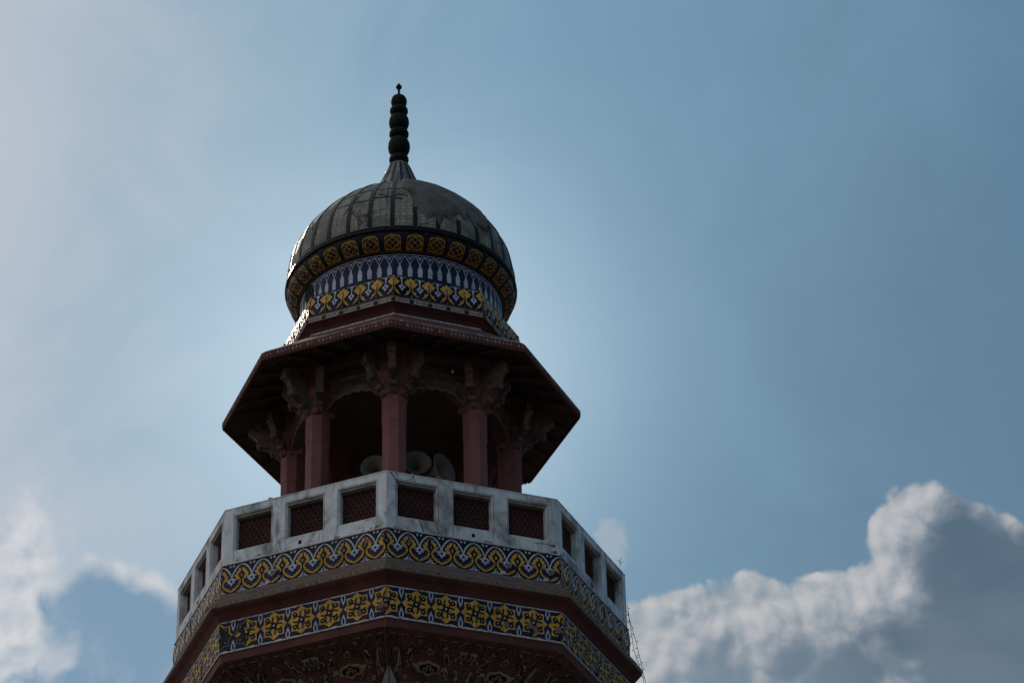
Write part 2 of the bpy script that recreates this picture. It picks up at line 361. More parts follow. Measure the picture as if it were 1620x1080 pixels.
# motif 1: crown flowers above navy palmettes inside yellow bands (palmette at u=0, flowers at u=+-.5)
a1_ = .41/.289
M1 = []
fl = [(.5, .085), (.43, .09), (.33, .125), (.22, .195), (.13, .295), (.085, .42), (.10, .52), (.5, .58)]
fn_ = [(.5, .105), (.42, .12), (.33, .16), (.24, .23), (.16, .33), (.115, .43), (.13, .49), (.5, .5)]
for P in (fl, mir(fl)): M1.append((K, 1, P))
for P in (fn_, mir(fn_)): M1.append((N, 2, P))
for s_ in (1, -1):
    M1.append((Wt, 2, strip([(s_*.5, .055), (s_*.40, .075), (s_*.29, .125), (s_*.18, .21), (s_*.085, .32), (s_*.03, .43), (s_*.012, .53)], [.035, .05, .075, .08, .07, .06, .05], a1_)))
    M1.append((Wt, 1, [(s_*.03, .05), (s_*.15, .03), (s_*.11, .10), (s_*.06, .12)]))
    M1.append((Y, 3, [(s_*x, y) for x, y in [(.53, .135), (.465, .15), (.445, .215), (.385, .185), (.345, .225), (.35, .295), (.28, .275), (.235, .315), (.262, .38), (.185, .385), (.15, .44), (.195, .475), (.18, .505), (.26, .51), (.34, .555), (.385, .60), (.455, .60), (.47, .53), (.53, .53)]]))
    M1.append((K, 4, [(s_*x, y) for x, y in [(.53, .255), (.46, .29), (.45, .345), (.375, .33), (.385, .39), (.31, .42), (.36, .465), (.40, .53), (.47, .575), (.53, .575)]]))
    M1.append((Wt, 5, [(s_*x, y) for x, y in [(.53, .405), (.5, .405), (.45, .455), (.5, .51), (.53, .51)]]))
    M1.append((K, 2, strip([(s_*.30, .50), (s_*.42, .60), (s_*.46, .69), (s_*.40, .80), (s_*.24, .91), (s_*.0, .985)], [.08, .12, .12, .13, .13, .12], a1_)))
    M1.append((Y, 3, strip([(s_*.21, .515), (s_*.36, .575), (s_*.435, .62), (s_*.44, .69), (s_*.37, .79), (s_*.22, .885), (s_*.0, .955)], [.04, .05, .05, .055, .065, .07, .08], a1_)))
    M1.append((Wt, 1, [(s_*x, y) for x, y in [(.53, .80), (.5, .80), (.46, .87), (.40, .875), (.43, .925), (.34, .95), (.22, .985), (.40, .985), (.53, .99)]]))
M1.append((N, 2, sym([(0, .50), (.12, .51), (.24, .55), (.36, .60), (.425, .65), (.40, .745), (.30, .83), (.14, .90), (0, .945)])))
for s_ in (1, -1):
    for kx, ky in ((.37, .75), (.30, .80), (.22, .845), (.13, .885), (.40, .69)):
        M1.append((Y, 4, [(s_*(kx+.03), ky-.025), (s_*(kx-.045), ky-.03), (s_*(kx+.01), ky+.025)]))
M1.append((Wt, 4, sym([(0, .50), (.09, .51), (.16, .545), (.25, .57), (.21, .60), (.13, .605), (.19, .65), (.13, .685), (.075, .665), (.06, .72), (0, .765)])))
M1.append((K, 5, sym([(0, .56), (.055, .59), (.05, .635), (0, .655)])))
# motif 2: eight-pointed yellow stars, white leaves between them (star at u=+-.5)
a2_ = .43/.386
M2 = []
star = []
for q in range(4):
    pts = [(.485, 0), (.365, -.10), (.375, -.31), (.165, -.315)]
    if q % 2 == 0:
        s1, s2 = (1, 1) if q == 0 else (-1, -1); star += [(s1*x, s2*y) for x, y in pts]
    else:
        s1, s2 = (-1, 1) if q == 1 else (1, -1); star += [(s1*x, s2*y) for x, y in reversed(pts[1:])]
star = [(.485, 0), (.36, -.12), (.375, -.315), (.17, -.32), (0, -.45), (-.17, -.32), (-.375, -.315), (-.36, -.12), (-.485, 0), (-.36, .12), (-.375, .315), (-.17, .32), (0, .45), (.17, .32), (.375, .315), (.36, .12)]
def at(p, x=.5, y=.49): return [(a+x, b+y) for a, b in p]
M2.append((N, 1, [(-.5, .07), (-.2, .04), (.2, .05), (.5, .03), (.5, .93), (.22, .90), (0, .96), (-.22, .92), (-.5, .95)]))
def star_inner(broken=False):
    L = []
    for sx in (1, -1):
        for sy in (1, -1):
            L.append((K, 4, at(circ(sx*.235, sy*.20, .092, a2_, 8))))
            L.append((Wt, 5, at(circ(sx*.23, sy*.205, .024, a2_, 6))))
    for r in range(4):
        ca, sa = [(1, 0), (0, 1), (-1, 0), (0, -1)][r]
        st = [(.03, -.06), (.11, -.045), (.20, -.055), (.30, -.02)]; st2 = [(.10, -.08), (.15, -.15), (.12, -.24), (.09, -.30)]
        for w_, sp in ((.055, st), (.06, st2)):
            L.append((K, 4, at(strip([(x*ca-y*sa, (x*sa+y*ca)*(1 if r % 2 == 0 else .95)) for x, y in sp], w_, a2_))))
    L.append((K, 4, at(circ(0, 0, .12, a2_, 8)))); L.append((Wt, 5, at(circ(0, 0, .04, a2_, 6))))
    return L
M2w = list(M2)
M2.append((Y, 3, at(star))); M2 += star_inner()
leaf = [(0, .625), (.045, .72), (.085, .83), (.075, .93), (.03, .975), (0, .98)]
leafs = [(Wt, 2, sym(leaf)), (Wt, 2, sym([(x, .985-y) for x, y in reversed(leaf)])), (N, 3, sym([(0, .74), (.03, .80), (.035, .90), (0, .94)])), (N, 3, sym([(0, .05), (.035, .08), (.03, .18), (0, .24)]))]
edge = [('chipped_plaster', 1, [(-.5, .955), (-.3, .925), (-.16, .955), (0, .965), (.15, .94), (.32, .95), (.5, .955), (.5, 1), (-.5, 1)]),
        ('chipped_plaster', 1, [(-.5, 0), (.5, 0), (.5, .022), (.2, .055), (.05, .03), (-.2, .05), (-.5, .022)])]
M2 += leafs + edge
M2w += [('brown_moulding', 3, at(star)), (K, 3.5, at([(x*.88, y*.88) for x, y in star]))] + [(m_, l_, p_) for m_, l_, p_ in star_inner() if m_ == Wt] + leafs + edge
M2w += [(Y, 4, at(strip([(.485, 0), (.37, -.11), (.37, -.30), (.17, -.30), (.02, -.42)], .05, a2_))), (Y, 4, at([(-.40, .05), (-.30, -.05), (-.2, .0), (-.3, .09)])), (Y, 4, at([(-.1, -.18), (.0, -.12), (.05, .0), (-.05, -.04)]))]
# motif 3: parapet blossoms with paired yellow roots, white trumpets between
a3_ = .38/.268
M3 = [(N, 1, [(-.5, .05), (.5, .05), (.5, .86), (-.5, .86)])]
M3.append((Y, 3, sym([(0, .02), (.07, .05), (.10, .11), (.17, .085), (.235, .12), (.225, .185), (.33, .20), (.37, .26), (.30, .315), (.26, .375), (.17, .40), (.12, .455), (.04, .50), (0, .50)])))
M3.append((K, 4, sym([(0, .20), (.04, .24), (.055, .31), (.03, .40), (.012, .52), (0, .52)])))
M3.append((Wt, 5, sym([(0, .28), (.035, .33), (0, .39)])))
for s_ in (1, -1):
    M3.append((Y, 3, strip([(s_*.06, .52), (s_*.09, .60), (s_*.15, .69), (s_*.25, .765), (s_*.38, .83)], [.04, .06, .08, .08, .04], a3_)))
    M3.append((Y, 3, [(s_*.16, .66), (s_*.27, .63), (s_*.25, .72)]))
M3.append((K, 4, sym([(0, .56), (.045, .64), (.08, .80), (0, .86)])))
M3.append((Wt, 4, sym([(0, .79), (.05, .83), (0, .86)])))
M3 += [(Wt, 3, at(sym([(0, .03), (.075, .035), (.085, .08), (.035, .16), (.022, .36), (.09, .41), (.19, .44), (.15, .50), (.10, .54), (0, .66)]), .5, 0)),
       (K, 4, at(sym([(0, .42), (.04, .455), (.03, .51), (0, .54)]), .5, 0))]
for s_ in (1, -1): M3.append((Wt, 2, at([(s_*.12, .02), (s_*.28, .03), (s_*.22, .055), (s_*.12, .05)], .5, 0)))
M3.append(('brown_moulding', 2, [(-.5, .90), (.5, .90), (.5, 1), (-.5, 1)]))
# motif 4: white crossed arches with tassels on navy
a4_ = .5/.141
M4 = [(N, 1, [(-.5, .03), (.5, .03), (.5, 1), (-.5, 1)]), (Wt, 2, [(-.5, .012), (.5, .012), (.5, .03), (-.5, .03)])]
for s_ in (1, -1):
    M4.append((Wt, 2, strip([(s_*.98, .13), (s_*.80, .085), (s_*.62, .078), (s_*.45, .10), (s_*.28, .17), (s_*.12, .27), (0, .36)], .062, a4_)))
M4.append((Wt, 2, sym([(0, .12), (.14, .125), (0, .20)])))
M4.append((Wt, 3, sym([(0, .33), (.06, .36), (.09, .41), (.20, .47), (.26, .62), (.20, .635), (.22, .655), (.22, .76), (.12, .765), (0, .76)])))
# motif 5: arched yellow medallions on the dome's belly
a5_ = .35/.295
OC = 'ochre_glaze'
M5 = [(OC, 2, sym([(0, .07), (.14, .085), (.26, .15), (.345, .27), (.38, .42), (.38, .88), (0, .88)])), ('brown_moulding', 1, [(-.5, .93), (.5, .93), (.5, .965), (-.5, .965)]),
      (N, 1, [(-.5, 0), (-.47, 0), (-.47, 1), (-.5, 1)]), (N, 1, [(.47, 0), (.5, 0), (.5, 1), (.47, 1)]),
      ('dark_glaze', 3, sym([(0, .07), (.14, .085), (.26, .15), (.31, .22), (.14, .15), (0, .13)]))]
for ax in range(4):
    c0, s0 = [(1, 0), (0, 1), (-1, 0), (0, -1)][ax]
    M5.append((K, 3, [((x*c0-y*s0), (x*s0+y*c0)/a5_+.53) for x, y in [(.03, 0), (.10, -.07), (.20, -.06), (.245, 0), (.20, .06), (.10, .07)]]))
    c0, s0 = [(1, 1), (-1, 1), (-1, -1), (1, -1)][ax]
    M5.append((K, 3, strip([(c0*.07, s0*.30/a5_+.53), (c0*.17, s0*.285/a5_+.53), (c0*.27, s0*.21/a5_+.53), (c0*.33, s0*.08/a5_+.53)], .06, a5_)))
    M5.append((K, 3, circ(c0*.15, s0*.14/a5_+.53, .035, a5_, 6)))
M5.append((Wt, 5, circ(0, .53, .035, a5_, 6)))

# ------------------------------------------------------------------ ground and tower
gr = MB(); gr.box((-3000, -3000, -.5), (3000, 3000, 0), 'dusty_ground')
ob('ground', gr, kind='structure')
MIN = thing('minaret', 'tall eight-sided tiled minaret with white balcony, red pillared pavilion and ribbed dome', 'minaret', (0, D, 0))
MIN['lift'] = 1      # heights below are measured from eye level
# shaft down to the ground
mb = MB(); oct_ring(mb, [(2.55, -1.6), (2.55, -.4), (2.35, -.2), (2.2, 0), (2.12, 13.6), (2.14, 14.2)], 'brick'); ob('shaft', mb, MIN)
mb = MB()
for zc in (1, 4.3, 7.6, 10.9):
    pass
pan = MB(); face_box(pan, -.78, .78, 0, 2.6, 2.2, -.02, .03, 'brown_moulding'); face_box(pan, -.68, .68, .12, 2.48, 2.2, -.035, -.02, 'dark_glaze')
lay = [(m_, l_, p_) for m_, l_, p_ in M2]
for i in range(3):
    for j in range(5):
        cell(pan, lay, lambda u, v, k, i=i, j=j: ((i-1+u)*.38, -(2.2*CS+.036+k), .2+(4-j)*.445+(1-v)*.43), reps=(-1, 0))
pm = pan.mesh('shaft_panel')
for zc in (.6, 3.9, 7.2, 10.5):
    for a in A8: ob('shaft_panel', pm, MIN, (0, 0, zc), (0, 0, rad(a)))

# cove below the balcony: curved vaulted soffit with a net of ribs and inlaid tile
CV = [(3.0, 15.82), (2.96, 15.805), (2.78, 15.72), (2.6, 15.62), (2.45, 15.50), (2.32, 15.35), (2.22, 15.15), (2.16, 14.9), (2.14, 14.6), (2.13, 14.2)]
cl_ = [0]
for i in range(1, len(CV)): cl_.append(cl_[-1]+math.hypot(CV[i][0]-CV[i-1][0], CV[i][1]-CV[i-1][1]))
def cove(u, v, h):
    s = max(0, min(v*cl_[-1], cl_[-1]-1e-6)); i = max(k for k in range(len(cl_)) if cl_[k] <= s); i = min(i, len(CV)-2)
    t = (s-cl_[i])/(cl_[i+1]-cl_[i]); r = CV[i][0]+(CV[i+1][0]-CV[i][0])*t; z = CV[i][1]+(CV[i+1][1]-CV[i][1])*t
    dx, dz = CV[i+1][0]-CV[i][0], CV[i+1][1]-CV[i][1]; l = math.hypot(dx, dz); nx, nz = -dz/l, dx/l   # outward/down normal
    r2 = (r + nx*h)*CS; return (u*r*CS*TN, -r2, z + nz*h)
mb = MB()
nu, nv = 16, 26
idx = [[mb.add([cove(-1+2*i/nu, j/nv, 0.0)]) for i in range(nu+1)] for j in range(nv+1)]
for j in range(nv):
    for i in range(nu): mb.face([idx[j][i], idx[j][i+1], idx[j+1][i+1], idx[j+1][i]], 'cove_stone')
cm = mb.mesh('vaulted_soffit')
# ribs of the net
rb = MB()
def path(u0, v0, u1, v1, w=.028, h=.014, m='cove_stone', n=10):
    P = [(u0+(u1-u0)*i/n, v0+(v1-v0)*i/n) for i in range(n+1)]
    for a, b in zip(P[:-1], P[1:]):
        du, dv = (b[0]-a[0])*1.1, (b[1]-a[1])*cl_[-1]; l = math.hypot(du, dv); ox, oy = -dv/l*w/2/1.1, du/l*w/2/cl_[-1]
        rb.prism([(a[0]-ox, a[1]-oy), (b[0]-ox, b[1]-oy), (b[0]+ox, b[1]+oy), (a[0]+ox, a[1]+oy)], -.01, h, m, cove)
for s_ in (1, -1):
    path(s_*1.0, .02, s_*.0, .80); path(s_*.5, .02, s_*1.0, .40); path(s_*.5, .02, s_*-.5, .80); path(s_*0, .02, s_*1.0, .80)
    path(s_*1.0, .40, s_*.5, .80); path(s_*.985, .0, s_*.985, .9, .03, .02)
rm = rb.mesh('rib_net')
ins = MB()
def motif(polys, u0, v0, su, sv, rot=0, h=.012):
    c_, s_ = cos(rot), sin(rot)
    for m_, lv, p in polys:
        ins.prism([(u0+(x*c_-y*s_)*su, v0+(x*s_+y*c_)*sv) for x, y in p], 0, h+.005*lv, m_, cove)
T_ = [('stained_marble', 0, sym([(0, -.55), (.18, -.42), (.42, -.36), (.62, -.2), (1.0, -.28), (.84, -.06), (.62, .1), (.52, .34), (.22, .36), (0, .56)])),
      (OC, 1, sym([(0, -.44), (.2, -.32), (.42, -.28), (.56, -.1), (.50, .2), (.2, .28), (0, .44)])),
      (K, 2, sym([(0, -.38), (.18, -.26), (.36, -.22), (.46, -.06), (.40, .14), (.17, .2), (0, .34)])),
      ('stained_marble', 3, circ(0, -.12, .13, 1.0)), ('stained_marble', 3, circ(.17, .06, .11, 1.0)), ('stained_marble', 3, circ(-.17, .06, .11, 1.0)),
      (K, 4, circ(0, -.12, .07, 1.0)), (K, 4, circ(.17, .06, .06, 1.0)), (K, 4, circ(-.17, .06, .06, 1.0))]
for s_ in (1, -1): motif(T_, s_*.47, .27, .275, .10)
spade = [(0, -.35), (.13, -.1), (.05, .05), (0, .0)]
DI = [('yellow_glaze', 0, [(0, -1), (.85, .0), (0, 1), (-.85, .0)]), (K, 1, sym([(0, -.62), (.12, -.48), (.3, -.52), (.22, -.3), (.5, -.05), (.35, .12), (.16, -.05), (.1, .2), (.3, .4), (0, .6)])), ('yellow_glaze', 2, circ(0, -.05, .09, 1))]
motif(DI, 0, .50, .27, .15)
TR = [(Wt, 0, [(0, -1), (.62, .8), (-.62, .8)]), (K, 1, [(0, -.82), (.52, .72), (-.52, .72)]), (Wt, 2, sym([(0, -.45), (.1, -.25), (.06, -.1), (0, -.05)])), (Wt, 2, sym([(.12, .0), (.22, .1), (.25, .3), (.1, .2), (.05, .45), (0, .5), (0, .1)])),
      (Wt, 2, [(.2, .4), (.34, .5), (.3, .62), (.14, .6)]), (Wt, 2, [(-.2, .4), (-.34, .5), (-.3, .62), (-.14, .6)])]
PE = [('stained_marble', 0, [(0, -1), (.9, -.25), (.58, .9), (-.58, .9), (-.9, -.25)])] + [(K, 1, [(0, 0), (.16*cos(a)-.4*sin(a)*0+.2*cos(a), .3*sin(a)-.12), (.62*cos(a), .62*sin(a)), (.3*cos(a)+.12, .3*sin(a)+.12)]) for a in (0.1, pi/2+.1, pi+.1, 3*pi/2+.1)]
for s_ in (1, -1):
    motif(PE, s_*.62, .47, .10, .065)
    motif([('stained_marble', 0, [(0, -1), (.55, .6), (0, 1), (-.55, .6)]), (K, 1, [(0, -.6), (.28, .4), (0, .7), (-.28, .4)])], s_*.86, .22, .05, .085, s_*.1)
    motif([('stained_marble', 0, [(0, -1), (.5, 0), (0, 1), (-.5, 0)]), (K, 1, [(0, -.7), (.25, 0), (0, .7), (-.25, 0)])], s_*.72, .19, .06, .10, -s_*.9)
    motif([('stained_marble', 0, [(0, -1), (.5, 0), (0, 1), (-.5, 0)]), (K, 1, [(0, -.7), (.25, 0), (0, .7), (-.25, 0)])], s_*.25, .19, .06, .10, s_*.9)
    motif([('stained_marble', 0, [(-.9, -.6), (.9, -.6), (.35, .0), (.2, .9), (-.2, .9), (-.35, 0)]), (K, 1, circ(0, -.1, .22, 1))], s_*.06, .15, .06, .06)
    for (u_, v_, m_) in ((.78, .42, OC), (.28, .45, OC), (.40, .47, OC), (.60, .46, OC), (.18, .50, 'stained_marble'), (.52, .50, 'stained_marble'), (.10, .44, 'stained_marble'), (.90, .36, 'stained_marble'), (.08, .38, 'stained_marble'), (.84, .5, 'stained_marble'), (.22, .56, OC), (.46, .56, 'stained_marble'), (.5, .64, OC), (.36, .62, 'stained_marble'), (.78, .64, OC), (.93, .46, 'stained_marble'), (.30, .12, 'stained_marble'), (.6, .10, 'stained_marble')):
        motif([(m_, 0, [(0, -1), (.8, -.1), (.3, .9), (-.7, .4)])], s_*u_, v_*.82, .034, .024, random.random()*3)
rq = random.Random(11)
def fr(p, m_=None): return [(m_ or 'brown_moulding', 0, p), (K, 1, [(x*.62, y*.62) for x, y in p]), (m_ or 'brown_moulding', 2, [(x*.22, y*.22) for x, y in p])]
LZ = [(0, -1), (.55, 0), (0, 1), (-.55, 0)]; TG = [(-.8, -.7), (.8, -.7), (0, 1)]; KT = [(0, -1), (.6, -.3), (.0, 1), (-.6, -.3)]
for s_ in (1, -1):
    for i in range(7):
        motif(fr(TG), s_*(.06+i*.145), .065, .052, .035, 0)
        motif(fr(TG), s_*(.13+i*.135), .13, .045, .032, pi)
    for u_, v_, r_ in ((.22, .30, .5), (.74, .30, -.5), (.20, .22, .8), (.76, .21, -.8), (.86, .30, .2), (.12, .30, -.2), (.30, .40, 1.2), (.66, .40, -1.2), (.47, .40, 0), (.47, .15, 1.57), (.92, .20, 0), (.03, .20, 0)):
        motif(fr(KT, 'stained_marble' if r_ > 0 else 'brown_moulding'), s_*u_, v_, .048, .050, s_*r_)
for q in range(130):
    u_ = rq.uniform(.02, .97); v_ = rq.uniform(.04, .62); sz_ = rq.uniform(.5, 1.0)
    if abs(u_-.47) < .27 and abs(v_-.27) < .10 or (u_ < .25 and abs(v_-.5) < .13) or (abs(u_-.62) < .1 and abs(v_-.47) < .06): continue
    m_ = rq.choice(['stained_marble', 'brown_moulding', 'brown_moulding', OC, 'red_sandstone', N]); r_ = rq.uniform(0, 3)
    for s_ in (1, -1):
        motif([(m_, 0, [(0, -1), (.5, -.2), (.28, .8), (-.35, .7), (-.55, -.1)])] + ([(K, 1, [(0, -.5), (.2, 0), (0, .5), (-.2, 0)])] if sz_ > .75 else []), s_*u_, v_, .034*sz_, .030*sz_, s_*r_)
im = ins.mesh('inlaid_tiles')
# big pale triangles folded over each corner
tms = []
for s_ in (1, -1):
    ins = MB()
    P1 = [(Wt, 0, [(0, -1), (.62, .8), (0, .8)]), (K, 1, [(0, -.78), (.5, .7), (0, .7)]), (Wt, 2, [(0, -.5), (.12, -.28), (.05, -.08), (0, -.05)]), (Wt, 2, [(.0, .05), (.14, -.02), (.26, .15), (.2, .34), (.1, .2), (0, .4)]), (Wt, 2, [(.2, .42), (.34, .5), (.3, .62), (.1, .6)])]
    for m_, lv, p in P1:
        if m_ == Wt: m_ = 'stained_marble'
        ins.prism([(s_*(-1 + x*.46), .43 + y*.15) for x, y in p], 0, .030+.005*lv, m_, cove)
    tms.append(ins.mesh('corner_inlay'))
for a in A8:
    c = ob('vaulted_soffit', cm, MIN, (0, 0, 0), (0, 0, rad(a)))
    ob('rib_net', rm, c, kind='stuff'); ob('inlaid_tiles', im, c, kind='stuff'); [ob('corner_inlay', q, c) for q in tms]

# red band above the cove, backing of lower frieze, cavetto, moulding
mb = MB(); oct_ring(mb, [(2.9, 15.822), (3.0, 15.822), (3.004, 15.93), (2.9, 15.93)], 'red_sandstone'); ob('red_band', mb, MIN)
mb = MB(); oct_ring(mb, [(3.033, 16.363), (3.045, 16.372), (3.065, 16.40), (3.10, 16.44), (3.15, 16.475), (3.178, 16.50), (3.178, 16.505), (2.9, 16.52)], 'red_sandstone'); ob('cavetto', mb, MIN)
mb = MB(); oct_ring(mb, [(3.165, 16.507), (3.182, 16.515), (3.182, 16.572), (3.165, 16.58), (3.165, 16.60), (3.13, 16.615), (3.12, 16.64), (3.12, 16.67), (3.07, 16.69), (3.055, 16.71), (3.05, 16.745), (2.9, 16.752)], ['brown_moulding']*11); ob('moulding', mb, MIN)
# drops on the moulding
dm = MB(); fn = lambda u, v, k: (u, -(3.182*CS+k), v)
L_ = 3.182*CS*TN
for i in range(26):
    x = -L_+(i+.5)*2*L_/26
    dm.prism([(x-.034, 16.568), (x+.034, 16.568), (x+.012, 16.53), (x, 16.522), (x-.012, 16.53)], -.004, .004, 'ochre_glaze' if i % 2 else 'stained_marble', fn)
    dm.prism([(x-.012, 16.562), (x+.012, 16.562), (x, 16.542)], 0, .007, K, fn)
    dm.prism([(x+L_/26-.01, 16.545), (x+L_/26, 16.555), (x+L_/26+.01, 16.545), (x+L_/26, 16.53)], -.004, .004, 'brown_moulding', fn)
dmm = dm.mesh('moulding_drops')
for a in A8: ob('moulding_drops', dmm, MIN, (0, 0, 0), (0, 0, rad(a)), kind='stuff')

# friezes: a backing slab per face and its tiles
def frieze(name, tname, Rb, Rt, z0, z1, layers, n, back, alt=None, altset=(), alt2=None, altset2=()):
    ab, at_ = Rb*CS, Rt*CS; tilt = math.atan2(ab-at_, z1-z0); hh = math.hypot(ab-at_, z1-z0); w = 2*ab*TN/n
    bk = MB()
    def fn(x, y, z): a = ab+(at_-ab)*(z-z0)/(z1-z0)-y; return (x*a*TN, -a, z)
    bk.box((-1, .006, z0), (1, .08, z1), back, fn); bm_ = bk.mesh(name)
    tl = MB(); cell(tl, layers, flat_fn(w, hh)); tmesh = tl.mesh(tname)
    am = None
    if alt: t2 = MB(); cell(t2, alt, flat_fn(w, hh)); am = t2.mesh(tname)
    am2 = None
    if alt2: t3_ = MB(); cell(t3_, alt2, flat_fn(w, hh)); am2 = t3_.mesh(tname)
    for fi, a in enumerate(A8):
        f = ob(name, bm_, MIN, (0, 0, 0), (0, 0, rad(a)))
        for i in range(n):
            me = am if (am and (fi, i) in altset) else am2 if (am2 and (fi, i) in altset2) else tmesh
            sc = 1.0
            o = ob(tname, me, f, (-ab*TN+(i+.5)*w, -ab, z0), (tilt*-1, 0, 0))
    return w
M1w = M1 + [('brown_moulding', 6, [(-.5, .20), (-.40, .24), (-.36, .33), (-.41, .44), (-.47, .46), (-.5, .47)]), (K, 6, [(.5, .17), (.42, .21), (.36, .30), (.40, .42), (.45, .50), (.5, .52)]), ('chipped_plaster', 6, [(.30, .10), (.36, .08), (.35, .15)])]
M1x = M1 + [('brown_moulding', 6, [(.02, .60), (.16, .56), (.22, .66), (.12, .76), (.0, .72), (-.06, .66)]), ('chipped_plaster', 6, [(-.30, .90), (-.12, .86), (-.05, .95), (-.2, 1), (-.34, 1)]), (N, 6, [(.28, .62), (.47, .66), (.44, .78), (.30, .76)])]
frieze('upper_frieze', 'palmette_tile', 3.028, 3.024, 16.755, 17.165, M1, 8, 'dark_glaze', M1w, {(7, 7), (0, 1), (1, 4), (6, 2), (3, 5)}, M1x, {(7, 2), (0, 5), (0, 7), (1, 6), (6, 5), (4, 3)})
M2x = M2 + [('brown_moulding', 6, [(.28, .52), (.42, .50), (.48, .60), (.40, .72), (.27, .70)]), (N, 6, [(.34, .70), (.5, .68), (.5, .88), (.36, .90)]), ('brown_moulding', 6, [(-.5, .60), (-.38, .62), (-.33, .74), (-.44, .80), (-.5, .76)])]
frieze('lower_frieze', 'star_tile', 3.02, 3.036, 15.932, 16.362, M2, 6, 'chipped_plaster', M2w, {(7, 0), (2, 1), (4, 3)}, M2x, {(7, 5), (0, 4), (0, 5), (1, 2), (6, 3)})
mb = MB(); oct_ring(mb, [(2.9, 17.166), (3.034, 17.166), (3.034, 17.180), (2.9, 17.181)], 'chipped_plaster'); oct_ring(mb, [(2.9, 17.182), (3.012, 17.182), (3.012, 17.192), (2.9, 17.192)], 'hole'); ob('joint_line', mb, MIN)

# balcony floor and balustrade
mb = MB(); oct_ring(mb, [(2.93, 17.0), (2.93, 17.19)], 'dark_stone', True); ob('balcony_floor', mb, MIN)
Z0, Z1 = 17.193, 17.982
bw = MB(); Rr = 3.012
cs = [-.645, 0, .645]; hw = .232
zt, zb = Z1-.105, Z0+.165
def piece(u0, u1, z0, z1, d0=0.0, d1=.17, m='white_marble'): face_box(bw, u0, u1, z0, z1, Rr, d0, d1, m)
piece(-1, 1, Z0, zb); piece(-1, 1, zt, Z1)
ed = [-1] + [x for c in cs for x in (c-hw, c+hw)] + [1]
for i in range(0, 8, 2): piece(ed[i], ed[i+1], zb, zt)
for c in cs:
    # stepped reveal: thin frame standing 2 cm back, blind panel behind
    f = .012
    piece(c-hw, c-hw+f, zb, zt, .022, .15); piece(c+hw-f, c+hw, zb, zt, .022, .15)
    piece(c-hw+f, c+hw-f, zt-.035, zt, .022, .15, 'stained_marble'); piece(c-hw+f, c+hw-f, zb, zb+.02, .022, .15)
face_box(bw, -1, 1, Z1, Z1+.012, Rr, -.006, .176, 'white_marble')
bwm = bw.mesh('balustrade_wall')
jl = MB(); jw = (hw-.012)*Rr*CS*TN; jh0, jh1 = zb+.02, zt-.035
yj = -(Rr*CS-.10)
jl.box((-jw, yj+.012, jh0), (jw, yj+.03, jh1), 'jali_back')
def strut(x0, z0, x1, z1, w=.009):
    # clip to panel
    for ax, lo, hi in ((0, -jw, jw), (1, jh0, jh1)):
        p, q = [x0, z0], [x1, z1]
        if p[ax] > q[ax]: p, q = q, p
        if q[ax] <= lo or p[ax] >= hi: return
        if p[ax] < lo: t_ = (lo-p[ax])/(q[ax]-p[ax]); p = [p[0]+(q[0]-p[0])*t_, p[1]+(q[1]-p[1])*t_]
        if q[ax] > hi: t_ = (hi-p[ax])/(q[ax]-p[ax]); q = [p[0]+(q[0]-p[0])*t_, p[1]+(q[1]-p[1])*t_]
        x0, z0, x1, z1 = p[0], p[1], q[0], q[1]
    l = math.hypot(x1-x0, z1-z0)
    if l < .004: return
    ox, oz = -(z1-z0)/l*w/2, (x1-x0)/l*w/2
    jl.prism([(x0-ox, z0-oz), (x1-ox, z1-oz), (x1+ox, z1+oz), (x0+ox, z0+oz)], 0, .016, 'jali_stone', lambda u, v, k: (u, yj+.012-k, v))
sz = .040
for i in range(-6, 7):
    for j in range(-1, 12):
        cx = i*sz*1.732 + (j % 2)*sz*.866; cz = jh0 + j*sz*1.5
        for q in range(6):
            a, b = rad(60*q+30), rad(60*q+90)
            if q < 3: strut(cx+sz*cos(a), cz+sz*sin(a), cx+sz*cos(b), cz+sz*sin(b))
            strut(cx+sz*.5*cos(a), cz+sz*.5*sin(a), cx+sz*.5*cos(b), cz+sz*.5*sin(b), .005)
            if q % 2: strut(cx+sz*.5*cos(a), cz+sz*.5*sin(a), cx+sz*cos(a), cz+sz*sin(a), .006)
jlm = jl.mesh('jali_screen')
wh = MB(); wh.box((-.02, -(Rr*CS+.002), Z0+.045), (.022, -(Rr*CS)+.03, Z0+.095), 'hole'); whm = wh.mesh('weep_hole')
